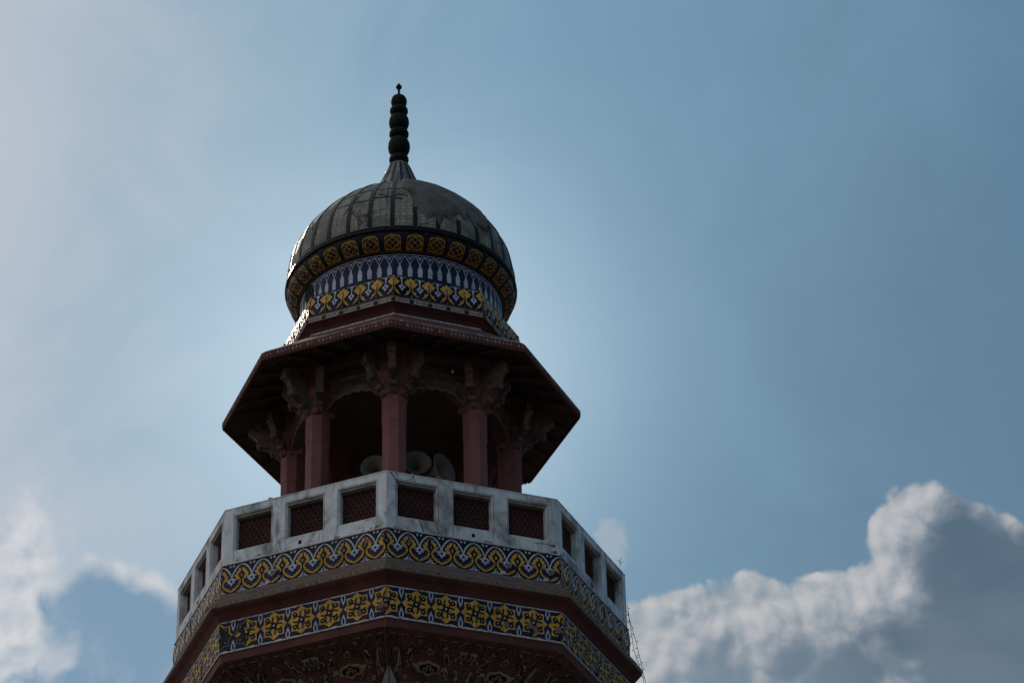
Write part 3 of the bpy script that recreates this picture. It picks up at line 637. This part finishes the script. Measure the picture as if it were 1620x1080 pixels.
for fi, a in enumerate(A8):
    w_ = ob('balustrade_wall', bwm, MIN, (0, 0, 0), (0, 0, rad(a)))
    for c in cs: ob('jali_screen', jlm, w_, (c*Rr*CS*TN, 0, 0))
    ob('weep_hole', whm, w_, (.0 if fi == 0 else -.06, 0, 0))
    ck = MB(); fnc = lambda u, v, k: (u, -(Rr*CS+k), v)
    rr = random.Random(fi*5+3)
    def crack(pts, w=.006):
        for p, q in zip(pts[:-1], pts[1:]):
            l = math.hypot(q[0]-p[0], q[1]-p[1]); ox, oz = -(q[1]-p[1])/l*w/2, (q[0]-p[0])/l*w/2
            ck.prism([(p[0]-ox, p[1]-oz), (q[0]-ox, q[1]-oz), (q[0]+ox, q[1]+oz), (p[0]+ox, p[1]+oz)], -.002, .0015, 'crack', fnc)
    if fi == 0:
        crack([(-1.10, 17.98), (-1.06, 17.93), (-1.02, 17.86), (-1.0, 17.84)], .014); crack([(-.80, 17.99), (-.775, 17.89)], .008)
        crack([(-.72, 17.36), (-.69, 17.28), (-.655, 17.20)], .012); crack([(-.50, 17.36), (-.485, 17.28), (-.46, 17.20)], .006); crack([(.02, 17.985), (.035, 17.88)], .006)
        crack([(-.9, 17.89), (-.87, 17.91), (-.82, 17.93), (-.8, 17.97)], .004)
    else:
        for _ in range(3):
            x = rr.uniform(-1.05, 1.05); z = 17.985; crack([(x, z), (x+rr.uniform(-.02, .03), z-.10)], .004)
            x = rr.uniform(-1.05, 1.05); z = 17.36; crack([(x, z), (x+rr.uniform(-.04, .05), z-.15)], .004)
    for x in ed[1:-1]:
        xx = x*Rr*CS*TN
        for zz, dz in ((Z0+.02, .14), ): crack([(xx+.004, zz), (xx-.003, zz+dz)], .003)
    q_ = Rr*CS*TN
    for c in cs:
        for m_ in (.012,):
            x0, x1, y0, y1 = (c-hw)*q_-m_, (c+hw)*q_+m_, zb-m_, zt+m_
            crack([(x0, y1), (x1, y1)], .0055); crack([(x0, y0), (x0, y1)], .004); crack([(x1, y0), (x1, y1)], .004)
    for _ in range(9):
        x = rr.choice([-1, 1])*rr.uniform(.95, 1.2) if rr.random() < .5 else rr.uniform(-1.1, 1.1); z = Z0+rr.uniform(.004, .03) if rr.random() < .7 else Z0+rr.uniform(.05, .12)
        w__ = rr.uniform(.02, .08); h__ = rr.uniform(.008, .028); n__ = 9
        ck.prism([(max(-1.13, min(1.13, x+w__*cos(q*2*pi/n__)*rr.uniform(.5, 1.1))), max(Z0+.001, z+h__*sin(q*2*pi/n__)*rr.uniform(.4, 1.2))) for q in range(n__)], -.002, .0022, 'stained_marble', fnc)
    ob('crack', ck, w_, kind='stuff')
# drifts of grime low on the front corner
# ------------------------------------------------------------------ pavilion
zc0, zc1 = 17.19, 19.95
cb = MB()
def chsq(hw_, ch, z, n=4):
    P = []
    for cx_, cy_, a0_ in ((1, -1, -90), (1, 1, 0), (-1, 1, 90), (-1, -1, 180)):
        for i in range(n+1): t_ = rad(a0_+90*i/n); P.append((cx_*(hw_-ch)+ch*cos(t_), cy_*(hw_-ch)+ch*sin(t_)))
    return P
def stack(mb, rows, m):
    ids = [mb.add([(x, y, z) for x, y in chsq(h_, c_, z)]) for h_, c_, z in rows]
    for q in range(len(rows)-1):
        for k_ in range(20): mb.face([ids[q]+k_, ids[q]+(k_+1) % 20, ids[q+1]+(k_+1) % 20, ids[q+1]+k_], m)
    mb.face([ids[0]+k_ for k_ in range(20)][::-1], m); mb.face([ids[-1]+k_ for k_ in range(20)], m)
def ostack(mb, rows, m):
    mb.revolve([(a_/CS, z_) for a_, z_ in rows], m, 8, True, None, 22.5)
ostack(cb, [(.21, zc0), (.21, zc0+.25), (.175, zc0+.32), (.165, zc0+.36), (.156, zc0+.42), (.156, zc1-.42), (.163, zc1-.40), (.163, zc1-.05), (.156, zc1)], 'column_sandstone')
cbm = cb.mesh('column')
cp = MB()
stack(cp, [(.152, .04, zc1+.002), (.178, .045, zc1+.03), (.178, .045, zc1+.06), (.162, .04, zc1+.075), (.175, .04, zc1+.13), (.215, .05, zc1+.22), (.24, .05, zc1+.27), (.24, .05, zc1+.34), (.205, .05, zc1+.36), (.205, .05, zc1+.80)], 'column_sandstone')
for i in range(8):   # leaf carving round the bell
    a = pi/4*i
    for s_ in (-.35, .35):
        x, y = .205*sin(a+s_*.6), -.205*cos(a+s_*.6)
        cp.tube([(x*.84, y*.84, zc1+.08), (x*1.0, y*1.0, zc1+.15), (x*1.16, y*1.16, zc1+.22), (x*1.1, y*1.1, zc1+.26)], [.012, .022, .02, .008], 'carved_stone', 5)
cpm = cp.mesh('capital')
def bracket_mesh(reach=.46, rise=.42):
    b = MB(); prof = []   # serpentine bracket seen from the side: r outward, z up
    low = [(0, .0), (.05, .01), (.10, .06), (.13, .12), (.20, .17), (.30, .20), (.36, .25), (.40, .33), (.46, .38), (.50, .46), (.50, .50)]
    up = [(.50, .54), (.0, .66)]
    P = [(x*reach/.5, z*rise/.42) for x, z in low+up]
    fn = lambda u, v, k: (k, -(u), v)
    n = len(P)
    a = b.add([(-.05, -u, v) for u, v in P]); c = b.add([(.05, -u, v) for u, v in P])
    b.face([a+i for i in range(n)], 'carved_stone'); b.face([c+i for i in range(n)][::-1], 'carved_stone')
    for i in range(n): j = (i+1) % n; b.face([a+i, a+j, c+j, c+i], 'carved_stone')
    for (r_, z_, q_) in ((.13, .10, .042), (.335, .225, .045), (.475, .42, .036)):
        M = Matrix.Translation((0, -r_*reach/.5, z_*rise/.42)) @ Matrix.Rotation(pi/2, 4, 'Y')
        b.revolve([(0.004, -.062), (q_*.5, -.062), (q_, -.056), (q_, .056), (q_*.5, .062), (.004, .062)], 'carved_stone', 12, True, M)
    for i in range(5):
        b.tube([(-.03+.015*i, -(.03)*reach/.5, .0), (-.03+.015*i, -.15*reach/.5, .115), (-.03+.015*i, -.28*reach/.5, .17)], .009, 'carved_stone', 4)
    return b.mesh('bracket')
brm = bracket_mesh()
Rc = 1.50
cols = []
for a in V8:
    c = ob('column', cbm, MIN, (Rc*sin(rad(a)), -Rc*cos(rad(a)), 0), (0, 0, rad(a)))
    ob('capital', cpm, c)
    for q, rch in ((0, 1.0), (-52, .72), (52, .72)):
        o = ob('bracket', brm, c, (.16*sin(rad(q)), -.16*cos(rad(q)), zc1+.02), (0, 0, rad(q)))
        o.scale = (1, rch, 1)
# cusped arch spandrels between the columns
ar = MB(); Ra = 1.50; half = Ra*CS*TN-.13; ya = -(Ra*CS)
zs_, za_ = 19.72, 20.20
lobes = []
N_ = 40
def arch(t):  # t 0..1 across; multifoil flattened
    x = (2*t-1); base = (1-abs(x)**2.6)**(1/2.2)
    cusp = .030*abs(sin(t*pi*7))
    return -half*1.03*(1-2*t), zs_+(za_-zs_)*(base*.93) + cusp
pts = [arch(i/N_) for i in range(N_+1)]
topz = 20.72
for y0, y1 in ((ya-.07, ya+.07),):
    a = ar.add([(x, y0, z) for x, z in pts]); b = ar.add([(x, y1, z) for x, z in pts])
    a2 = ar.add([(x, y0, topz) for x, z in pts]); b2 = ar.add([(x, y1, topz) for x, z in pts])
    for i in range(N_):
        ar.face([a+i, a+i+1, a2+i+1, a2+i], 'carved_stone'); ar.face([b+i, b+i+1, b2+i+1, b2+i], 'carved_stone'); ar.face([a+i, a+i+1, b+i+1, b+i], 'dark_stone')
# raised rim following the cusps and spandrel rosettes
for i in range(N_):
    x0, z0 = pts[i]; x1, z1 = pts[i+1]
    ar.prism([(x0, z0), (x1, z1), (x1*.97, z1+.035), (x0*.97, z0+.035)], 0, .015, 'brown_moulding', lambda u, v, k: (u, ya-.07-k, v))
for s_ in (1, -1): ar.revolve([(.05, 0), (.05, .02), (.02, .03)], 'brown_moulding', 10, True, Matrix.Translation((s_*half*.74, ya-.07, 20.33)) @ Matrix.Rotation(pi/2, 4, 'X'))
arm = ar.mesh('cusped_arch')
ln = MB()
def lbox(u0, u1, z0, z1, R1, d1, m): face_box(ln, u0, u1, z0, z1, R1, 0, d1, m)
lbox(-1, 1, 20.40, 20.46, 1.60, .12, 'brown_moulding'); lbox(-1, 1, 20.46, 20.62, 1.575, .12, 'carved_stone'); lbox(-1, 1, 20.62, 20.68, 1.63, .14, 'brown_moulding'); lbox(-1, 1, 20.68, 20.84, 1.60, .14, 'carved_stone')
lnm = ln.mesh('lintel')
for a in A8:
    ob('cusped_arch', arm, MIN, (0, 0, 0), (0, 0, rad(a))); ob('lintel', lnm, MIN, (0, 0, 0), (0, 0, rad(a)))
# ceiling
mb = MB(); mb.revolve([(1.5, 20.55), (1.3, 20.66), (1.0, 20.82), (.6, 20.95), (.05, 21.0)], 'dark_stone', 32, False); ob('ceiling', mb, MIN, smooth=True)
# eave (chajja): sloping slabs, flat underside, fascia
mb = MB(); oct_ring(mb, [(1.5, 20.86), (2.0, 20.70), (2.46, 20.52), (2.50, 20.505), (2.505, 20.52), (2.505, 20.59), (2.50, 20.60), (1.63, 21.243), (1.5, 21.26)], ['dark_stone', 'dark_stone', 'red_sandstone', 'red_sandstone', 'red_sandstone', 'red_sandstone', 'red_sandstone', 'red_sandstone'])
ch = ob('eave', mb, MIN)
# radial ribs under the eave slabs
er = MB()
for s_ in (0,):
    er.box((-.03, -2.44, 0), (.03, -1.6, .03), 'dark_stone', lambda x, y, z: (x, y, 20.842+(-y-1.55)*-.36+.0 - .02 + z*1.0))
erm = er.mesh('eave_rib')
for a in A8:
    for off in (-15, -5, 5, 15): 
        o = ob('eave_rib', erm, ch, (0, 0, -.03 if abs(off) > 10 else -.03), (0, 0, rad(a+off)))
        o.scale = (1, (1/ cos(rad(off)))*CS*.99, 1)
te = MB(); L_ = 2.505*CS*TN
for i in range(34):
    x = -L_+(i+.5)*2*L_/34
    te.box((x-.020, -(2.505*CS-.004), 20.482), (x+.020, -(2.505*CS)+.03, 20.515), 'red_sandstone')
    col = random.choice(['stained_marble', OC, 'stained_marble', 'brown_moulding', 'brown_moulding', 'brown_moulding', 'red_sandstone'])
    te.prism([(x-.018, 20.532), (x+.018, 20.532), (x+.015, 20.553), (x+.006, 20.57), (x, 20.585), (x-.006, 20.57), (x-.015, 20.553)], 0, .005, col, lambda u, v, k: (u, -(2.505*CS+k), v))
tem = te.mesh('fascia_ornament')
for a in A8: ob('fascia_ornament', tem, ch, (0, 0, 0), (0, 0, rad(a)), kind='stuff')
tm_ = MB()      # tulip tiles along the upper slope of the eave
for i in range(30):
    x = -1+ (i+.5)*2/30
    col = random.choice([Wt, 'stained_marble', Y, OC, 'stained_marble', 'brown_moulding', 'brown_moulding', 'stained_marble'])
    def fe(u, v, k, x=x):
        r = 2.47-(v)*.87; z = 20.60+(2.5-r)*.739
        return ((x*r*CS*TN+u), -(r*CS+k*.6), z+k)
    tm_.prism([(-.03, .02), (.03, .02), (.024, .07), (.012, .10), (0, .14), (-.012, .10), (-.024, .07)], -.005, .006, col, fe)
tmm = tm_.mesh('tulip_tiles')
for a in A8: ob('tulip_tiles', tmm, ch, (0, 0, 0), (0, 0, rad(a)), kind='stuff')
# neck under the parapet: pale fillet, dark cavetto, beaded band
mb = MB(); oct_ring(mb, [(1.5, 21.235), (1.64, 21.240), (1.645, 21.262), (1.60, 21.266)], 'chipped_plaster')
oct_ring(mb, [(1.60, 21.262), (1.61, 21.30), (1.64, 21.34), (1.70, 21.38), (1.725, 21.392), (1.5, 21.394)], 'red_sandstone'); ob('neck_cavetto', mb, MIN)
mb = MB(); oct_ring(mb, [(1.5, 21.394), (1.735, 21.394), (1.735, 21.468), (1.5, 21.469)], 'brown_moulding'); ob('bead_band', mb, MIN)
bd = MB(); fb = lambda u, v, k: (u, -(1.735*CS+k), v); L_ = 1.735*CS*TN; w_ = 2*L_/5
for i in range(6):
    x = -L_+i*w_
    if i < 5:
        for z in (21.405, 21.446): bd.prism([(x+.06, z), (x+w_-.06, z), (x+w_-.06, z+.011), (x+.06, z+.011)], 0, .004, 'chipped_plaster', fb)
    p = [(x+.035*cos(q*pi/4), 21.431+.026*sin(q*pi/4)) for q in range(8)]
    p = clip(clip(p, 0, -L_, False), 0, L_, True)
    if len(p) > 2: bd.prism(p, 0, .005, K, fb)
    for s_, t_ in ((1, 1), (1, -1), (-1, 1), (-1, -1)):
        q = [(x+s_*.028, 21.431+t_*.012), (x+s_*.06, 21.431+t_*.008), (x+s_*.05, 21.431+t_*.032)]; q = clip(clip(q, 0, -L_, False), 0, L_, True)
        if len(q) > 2: bd.prism(q, 0, .006, 'chipped_plaster', fb)
bdm = bd.mesh('bead_ornament')
for a in A8: ob('bead_ornament', bdm, MIN, (0, 0, 0), (0, 0, rad(a)), kind='stuff')
M3s = [(m_, l_, [(x+.5, y) for x, y in p]) for m_, l_, p in M3]   # blossom over the corners
w3 = frieze('parapet_frieze', 'blossom_tile', 1.705, 1.655, 21.472, 21.868, [q for q in M3s] + [(m_, l_, [(x-1, y) for x, y in p]) for m_, l_, p in M3s if m_ in (N, 'brown_moulding')], 5, 'navy_glaze')
mb = MB(); oct_ring(mb, [(1.3, 21.869), (1.655, 21.869), (1.655, 21.885), (1.3, 21.886)], 'navy_glaze'); ob('parapet_cap', mb, MIN)
# drum
RD = 1.44
mb = MB(); mb.revolve([(RD-.012, 21.84), (RD-.012, 22.372)], 'navy_glaze', 128, True, None, TH); drum = ob('drum', mb, MIN)
t4 = MB(); w4 = 2*pi/64
def f4(u, v, k): a = u*w4; r = RD+k-.002; return (r*sin(a), -r*cos(a), 22.365-.5*v)
cell(t4, M4, f4, 'navy_glaze'); t4m = t4.mesh('tassel_tile')
for i in range(64): ob('tassel_tile', t4m, drum, (0, 0, 0), (0, 0, w4*(i+.5)+rad(TH)))
# ragged hole where the drum's glaze has fallen on the left
hl = MB(); pts = [(-.13, .02), (-.05, .0), (.06, .015), (.10, .10), (.12, .22), (.03, .30), (-.06, .26), (-.12, .20), (-.16, .10)]
hl.prism([(x, .02+y) for x, y in pts], -.02, .022, 'hole', lambda u, v, k: ((RD+k)*sin(u/RD), -(RD+k)*cos(u/RD), 22.36-v))
ob('broken_glaze', hl, drum, (0, 0, 0), (0, 0, rad(-62)), label='dark ragged patch where glaze has fallen off the drum')
# dome
DP = [(1.40, 22.372), (1.445, 22.374), (1.455, 22.388), (1.50, 22.41), (1.555, 22.45), (1.597, 22.505), (1.62, 22.56), (1.632, 22.62)]
UPF = [(1.632, 22.62), (1.636, 22.72), (1.636, 22.80), (1.628, 22.90), (1.60, 23.05), (1.56, 23.2), (1.49, 23.35), (1.395, 23.5), (1.27, 23.66), (1.12, 23.82), (.95, 23.97), (.77, 24.10), (.62, 24.18), (.50, 24.23), (.42, 24.26), (.36, 24.27)]
dm = MB(); nd = 128
dm.revolve(DP, 'dark_glaze', nd, False, None, TH); b0 = len(dm.f)
dm.revolve(UPF, 'dome_tiles', nd, False, None, TH)
me = bpy.data.meshes.new('dome'); me.from_pydata(dm.v, [], dm.f)
for m in dm.ms: me.materials.append(MT[m])
me.polygons.foreach_set('material_index', dm.m)
uvl = me.uv_layers.new(name='UVMap')
for p in me.polygons:
    vs = [me.vertices[me.loops[l].vertex_index].co for l in p.loop_indices]
    an = [math.atan2(v.x, -v.y) for v in vs]; am_ = max(an)
    for l, v, a_ in zip(p.loop_indices, vs, an):
        if am_-a_ > 3: a_ += 2*pi
        ss = (v.z-22.7)*1.35; uvl.data[l].uv = (a_*1.5, ss)
me.polygons.foreach_set('use_smooth', [True]*len(me.polygons)); me.set_sharp_from_angle(angle=rad(38))
dome = ob('dome', me, MIN)
def prof_at(P, s):
    L = [0]
    for i in range(1, len(P)): L.append(L[-1]+math.hypot(P[i][0]-P[i-1][0], P[i][1]-P[i-1][1]))
    s = max(0, min(s, 1))*L[-1]; i = max(k_ for k_ in range(len(L)-1) if L[k_] <= s+1e-9); t_ = (s-L[i])/(L[i+1]-L[i])
    dx, dz = P[i+1][0]-P[i][0], P[i+1][1]-P[i][1]; l = math.hypot(dx, dz)
    return P[i][0]+dx*t_, P[i][1]+dz*t_, dz/l, -dx/l
# medallions on the belly
t5 = MB(); w5 = 2*pi/32
def f5(u, v, k):
    r, z, nx, nz = prof_at(DP[2:], 1-v); k2 = k+.008; a = u*w5
    return ((r+nx*k2)*sin(a), -(r+nx*k2)*cos(a), z+nz*k2)
M5n = M5
for m_, l_, p in [('dark_glaze', 0, None)]:
    n_ = 6
    for j in range(n_): 
        t5.prism([(-.5, j/n_), (-.5, (j+1)/n_), (.5, (j+1)/n_), (.5, j/n_)], -.01, .0, 'dark_glaze', f5)
def subdiv_cell(mb, layers, fn, n):
    for m, lv, poly in layers:
        for j in range(n):
            q = clip(clip(poly, 1, j/n, False), 1, (j+1)/n, True) if len(poly) > 2 else []
            if len(q) > 2: mb.prism(q, 0, .0035*lv, m, fn)
subdiv_cell(t5, M5, f5, 6)
t5m = t5.mesh('medallion_tile')
off5 = -4.3
for i in range(32): ob('medallion_tile', t5m, dome, (0, 0, 0), (0, 0, w5*i+rad(off5)))
# rim ring
mb = MB(); mb.revolve([(1.625, 22.695), (1.655, 22.70), (1.667, 22.715), (1.662, 22.735), (1.645, 22.745), (1.662, 22.755), (1.655, 22.785), (1.63, 22.79)], 'dark_glaze', 128, False); ob('dome_rim', mb, dome, (0, 0, -.082), smooth=True)
# ribs
def f6(u, v, k):
    r, z, nx, nz = prof_at(UPF[1:], v); return ((r+nx*k)*sin(0)+u*(.35+.65*r/1.63), -(r+nx*k), z+nz*k)
r6 = MB()
for j in range(24):
    v0, v1 = j/24, (j+1)/24
    r6.prism([(-.029, v0), (.029, v0), (.029, v1), (-.029, v1)], -.01, .011, 'dark_glaze', f6)
r6m = r6.mesh('dome_rib')
r6s = MB()
for j in range(3):
    v0, v1 = j/24*.9, (j+1)/24*.9
    r6s.prism([(-.029, v0), (.029, v0), (.029, v1), (-.029, v1)], -.01, .011, 'dark_glaze', f6)
r6sm = r6s.mesh('dome_rib')
for i in range(32):
    az = ((off5+i*11.25+180) % 360)-180
    short = 8 < az < 50
    ob('dome_rib', r6sm if short else r6m, dome, (0, 0, 0), (0, 0, rad(az)))
# grey cement repair over the upper right of the dome
pc = MB(); rr = random.Random(4)
naz, nvv = 30, 22
def f7(a, v, k):
    r, z, nx, nz = prof_at(UPF, v); return ((r+nx*k)*sin(rad(a)), -(r+nx*k)*cos(rad(a)), z+nz*k)
lowv = lambda a: .155+.05*sin(a*.21+1)+.025*sin(a*.9)+(.20 if a < 6 else 0)+.10*max(0, (a-36)/16)+.02*sin(a*2.3)
grid = []
for i in range(naz+1):
    a = 1+ (53)*i/naz; lo = max(.05, lowv(a)); hi = .97
    hi = .97 if a < 44 else .97-(a-44)*.045
    grid.append([(a+(rr.uniform(-.4, .4) if 0 < j < nvv else 0), lo+(hi-lo)*j/nvv) for j in range(nvv+1)])
ids = [[pc.add([f7(a, v, .010+.018*(0 < i < naz)*(0 < j < nvv)+rr.uniform(0, .006))]) for j, (a, v) in enumerate(col)] for i, col in enumerate(grid)]
for i in range(naz):
    for j in range(nvv): pc.face([ids[i][j], ids[i+1][j], ids[i+1][j+1], ids[i][j+1]], 'grey_cement')
ob('cement_patch', pc, dome, label='rough grey cement patch over lost tiles', smooth=True)
# long open cracks wandering across the tiled gores
dc = MB(); rk = random.Random(21)
for a0_, v0_, n_, da_, dv_ in ((-36, .30, 15, 3.0, .000), (-33, .44, 12, 3.0, .004), (-9, .62, 9, .5, -.045), (-30, .20, 8, 1.3, .030), (-58, .35, 8, 1.2, -.025), (-13, .36, 6, 2.4, -.012), (56, .40, 7, 1.2, -.03)):
    a_, v_ = a0_, v0_
    for q in range(n_):
        a2, v2 = a_+da_*rk.uniform(.4, 1.5)+rk.uniform(-.5, .5), v_+dv_*rk.uniform(.3, 1.6)+rk.uniform(-.012, .012)
        wd = rk.uniform(.003, .008); l_ = math.hypot((a2-a_)*.028, v2-v_) or 1; oa, ov = -(v2-v_)/l_*wd/.028, (a2-a_)*.028/l_*wd
        dc.prism([(a_-oa, v_-ov), (a2-oa, v2-ov), (a2+oa, v2+ov), (a_+oa, v_+ov)], -.004, .004, 'crack', f7); a_, v_ = a2, v2
ob('crack', dc, dome, kind='stuff')
# broken ends of tiles on the left skyline
bt = MB()
for i in range(10):
    a = -84+rr.uniform(-8, 8); v = rr.uniform(0.02, .30)
    bt.prism([(a-.9, v), (a+.8, v+.004), (a+.9, v+.022), (a-.7, v+.026)], -.005, .012+rr.uniform(0, .010), 'dome_tiles', f7)
ob('loose_tile', bt, dome, kind='stuff')
# collar, neck, finial
mb = MB(); mb.revolve([(.36, 24.26), (.405, 24.265), (.412, 24.30), (.39, 24.315), (.35, 24.32), (.25, 24.33)], 'grey_cement', 48, False); ob('collar', mb, dome, smooth=True)
mb = MB(); NP = [(.37, 24.32), (.36, 24.38), (.325, 24.47), (.272, 24.59), (.222, 24.71), (.178, 24.83), (.140, 24.925), (.10, 24.94)]
mb.revolve(NP, 'dome_tiles', 48, False); nk = ob('neck', mb, dome, (-.025, 0, 0), smooth=True)
mb = MB(); mb.revolve([(.37, 24.335), (.388, 24.345), (.378, 24.37), (.35, 24.375)], 'dark_glaze', 48, False); ob('neck_ring', mb, dome, (-.025, 0, 0), smooth=True)
def f8(u, v, k): r, z, nx, nz = prof_at(NP, v); return (u, -(r+nx*k), z+nz*k)
nr = MB()
for j in range(8): nr.prism([(-.016, j/8), (.016, j/8), (.016, (j+1)/8), (-.016, (j+1)/8)], -.006, .008, 'navy_glaze', f8)
nrm = nr.mesh('neck_rib')
for i in range(14): ob('neck_rib', nrm, dome, (-.025, 0, 0), (0, 0, 2*pi*i/14+.1))
fin = bpy.data.objects.new('finial', None); fz = MB()
def bulb(z0, z1, r, flat=1.0, n=12):
    P = []
    for i in range(n+1):
        t_ = -pi/2+pi*i/n; P.append((max(.02, r*(cos(t_))**.62), (z0+z1)/2+(z1-z0)/2*sin(t_)*1.04))
    return P
fz.revolve([(.135, 24.925), (.14, 24.94), (.13, 24.96)], 'black_metal', 32, True)
finial = ob('finial', fz, MIN, (-.032, 0, 0), smooth=True)
for z0, z1, r in ((24.95, 25.125, .147), (25.115, 25.435, .166), (25.425, 25.595, .148), (25.585, 25.87, .153), (25.86, 26.02, .138), (26.01, 26.225, .121)):
    b_ = MB(); b_.revolve(bulb(z0, z1, r), 'black_metal', 32, True); ob('finial_bulb', b_, finial, smooth=True)
b_ = MB(); b_.revolve([(.022, 26.20), (.018, 26.33), (.022, 26.35), (.045, 26.385), (.047, 26.40), (.024, 26.44), (.005, 26.472)], 'black_metal', 16, True); ob('finial_tip', b_, finial)

# ------------------------------------------------------------------ loose things on the balcony
def horn(loc, rz, tilt, r, label):
    t = thing('horn_loudspeaker', label, 'loudspeaker', (loc[0], D+loc[1], EYE+17.19), (0, 0, rad(rz)), 'horn loudspeakers inside the pavilion')
    h = loc[2]-17.19
    M = Matrix.Translation((0, 0, h)) @ Matrix.Rotation(rad(tilt), 4, 'X') @ Matrix.Rotation(pi/2, 4, 'X')
    b = MB(); out_ = [(r*.16, -.34), (r*.20, -.26), (r*.34, -.15), (r*.60, -.06), (r*.90, -.01), (r, .0), (r*1.03, .008), (r*1.0, .016)]
    inn = [(r*.95, .010), (r*.86, -.004), (r*.56, -.05), (r*.30, -.14), (r*.16, -.24), (.004, -.26)]
    b.revolve(out_+inn, 'horn_paint', 40, False, M); ob('horn_bell', b, t, smooth=True)
    b = MB(); b.revolve([(.01, -.47), (.05, -.47), (.062, -.45), (.062, -.36), (.045, -.33), (.02, -.33)], 'grey_metal', 20, True, M); ob('driver', b, t, smooth=True)
    b = MB(); p0 = M @ Vector((0, 0, -.28)); b.tube([(p0.x, p0.y, 0.0), (p0.x, p0.y, p0.z-.02)], .02, 'grey_metal', 8); b.revolve([(.09, 0), (.09, .02)], 'grey_metal', 16, True, Matrix.Translation((p0.x, p0.y, 0))); ob('post', b, t)
horn((-.37, -.95, 19.245), -12, -6, .175, 'leftmost pale horn loudspeaker, half hidden behind the left side of the front red column')
horn((.215, -.95, 19.305), 8, -8, .19, 'middle pale round horn loudspeaker just right of the front red column')
horn((.575, -.95, 19.20), 52, -6, .225, 'rightmost pale horn loudspeaker, turned sideways in the arch opening')
# small white bulb hanging from the lintel, right of the front column
a = rad(TH+30); bx, by = 1.56*sin(a), -1.56*cos(a)
t = thing('light_bulb', 'tiny white bulb hanging under the eave above the right-hand arch', 'light bulb', (bx, D+by, EYE+20.47))
b = MB(); b.revolve([(.003, -.03), (.018, -.022), (.024, -.004), (.018, .012), (.010, .022)], 'bulb_glass', 16, True); ob('glass', b, t, smooth=True)
b = MB(); b.revolve([(.011, .022), (.012, .05), (.004, .055)], 'grey_metal', 10, True); b.tube([(0, 0, .05), (0, .02, .12), (0, .05, .17)], .003, 'cable', 4); ob('socket', b, t)
# two strings of tiny lights from the rail down over the cornice on the right
def string(P, label, seed):
    rr = random.Random(seed); az0 = None
    W_ = []
    for r, z, azo in P: a = rad(TH+azo); W_.append(Vector((r*sin(a), D-r*cos(a), EYE+z)))
    pts = []
    for p, q in zip(W_[:-1], W_[1:]): pts += [p.lerp(q, i/8) for i in range(8)]
    pts.append(W_[-1])
    root = thing('string_light', label, 'string light', tuple(pts[0]), group='light strings on the balcony corner')
    o0 = pts[0]; b = MB(); b.tube([p-o0 for p in pts], .0038, 'cable', 5); ob('wire', b, root)
    lm = MB(); lm.tube([(0, 0, 0), (.022, 0, -.003), (.032, 0, -.004)], [.003, .005, .002], 'cable', 5); lmm = lm.mesh('bulb')
    L = 0; nxt = .05
    for p, q in zip(pts[:-1], pts[1:]):
        seg = (q-p).length
        while nxt < L+seg:
            c = p.lerp(q, (nxt-L)/seg)-o0; ob('bulb', lmm, root, tuple(c), (0, 0, rng_sign(rr)*.4+(pi if rr.random() < .5 else 0))); nxt += .105
        L += seg
def rng_sign(rr): return rr.uniform(-1, 1)
string([(3.03, 17.60, 92), (3.055, 17.29, 92), (3.09, 16.92, 92), (3.19, 16.52, 92), (3.23, 16.2, 92), (3.1, 15.0, 92), (2.6, 12.0, 92)], 'inner thin string of tiny lights hanging off the right end of the balcony', 1)
string([(3.035, 17.60, 95), (3.135, 17.14, 95), (3.187, 16.83, 95), (3.225, 16.60, 95), (3.30, 16.2, 95), (3.3, 15.0, 95), (3.1, 12.0, 95)], 'outer thin string of tiny lights hanging off the right end of the balcony', 2)
# dry twig caught on the rail
tp = Vector((2.99*sin(rad(TH+84))*.993, D-2.99*cos(rad(TH+84)), EYE+17.99))
t = thing('dry_twig', 'small dry twig sticking up from the right end of the white rail', 'twig', tuple(tp))
b = MB(); b.tube([(0, 0, 0), (-.01, -.01, .05), (.02, 0, .12)], [.006, .005, .002], 'twig', 5); b.tube([(-.01, -.01, .04), (-.05, 0, .07)], [.004, .002], 'twig', 4); b.tube([(0, 0, .03), (.05, 0, .05)], [.004, .002], 'twig', 4); ob('stem', b, t)
a = rad(TH-33); lp = Vector((2.80*sin(a), D-2.80*cos(a), EYE+17.994))
t = thing('stone_chip', 'tiny grey chip lying on top of the left white rail', 'stone', tuple(lp))
b = MB(); b.box((-.03, -.02, -.002), (.03, .02, .03), 'stained_marble', lambda x, y, z: (x*(1.2-z*12), y, z)); ob('chip', b, t)
del MIN['lift']
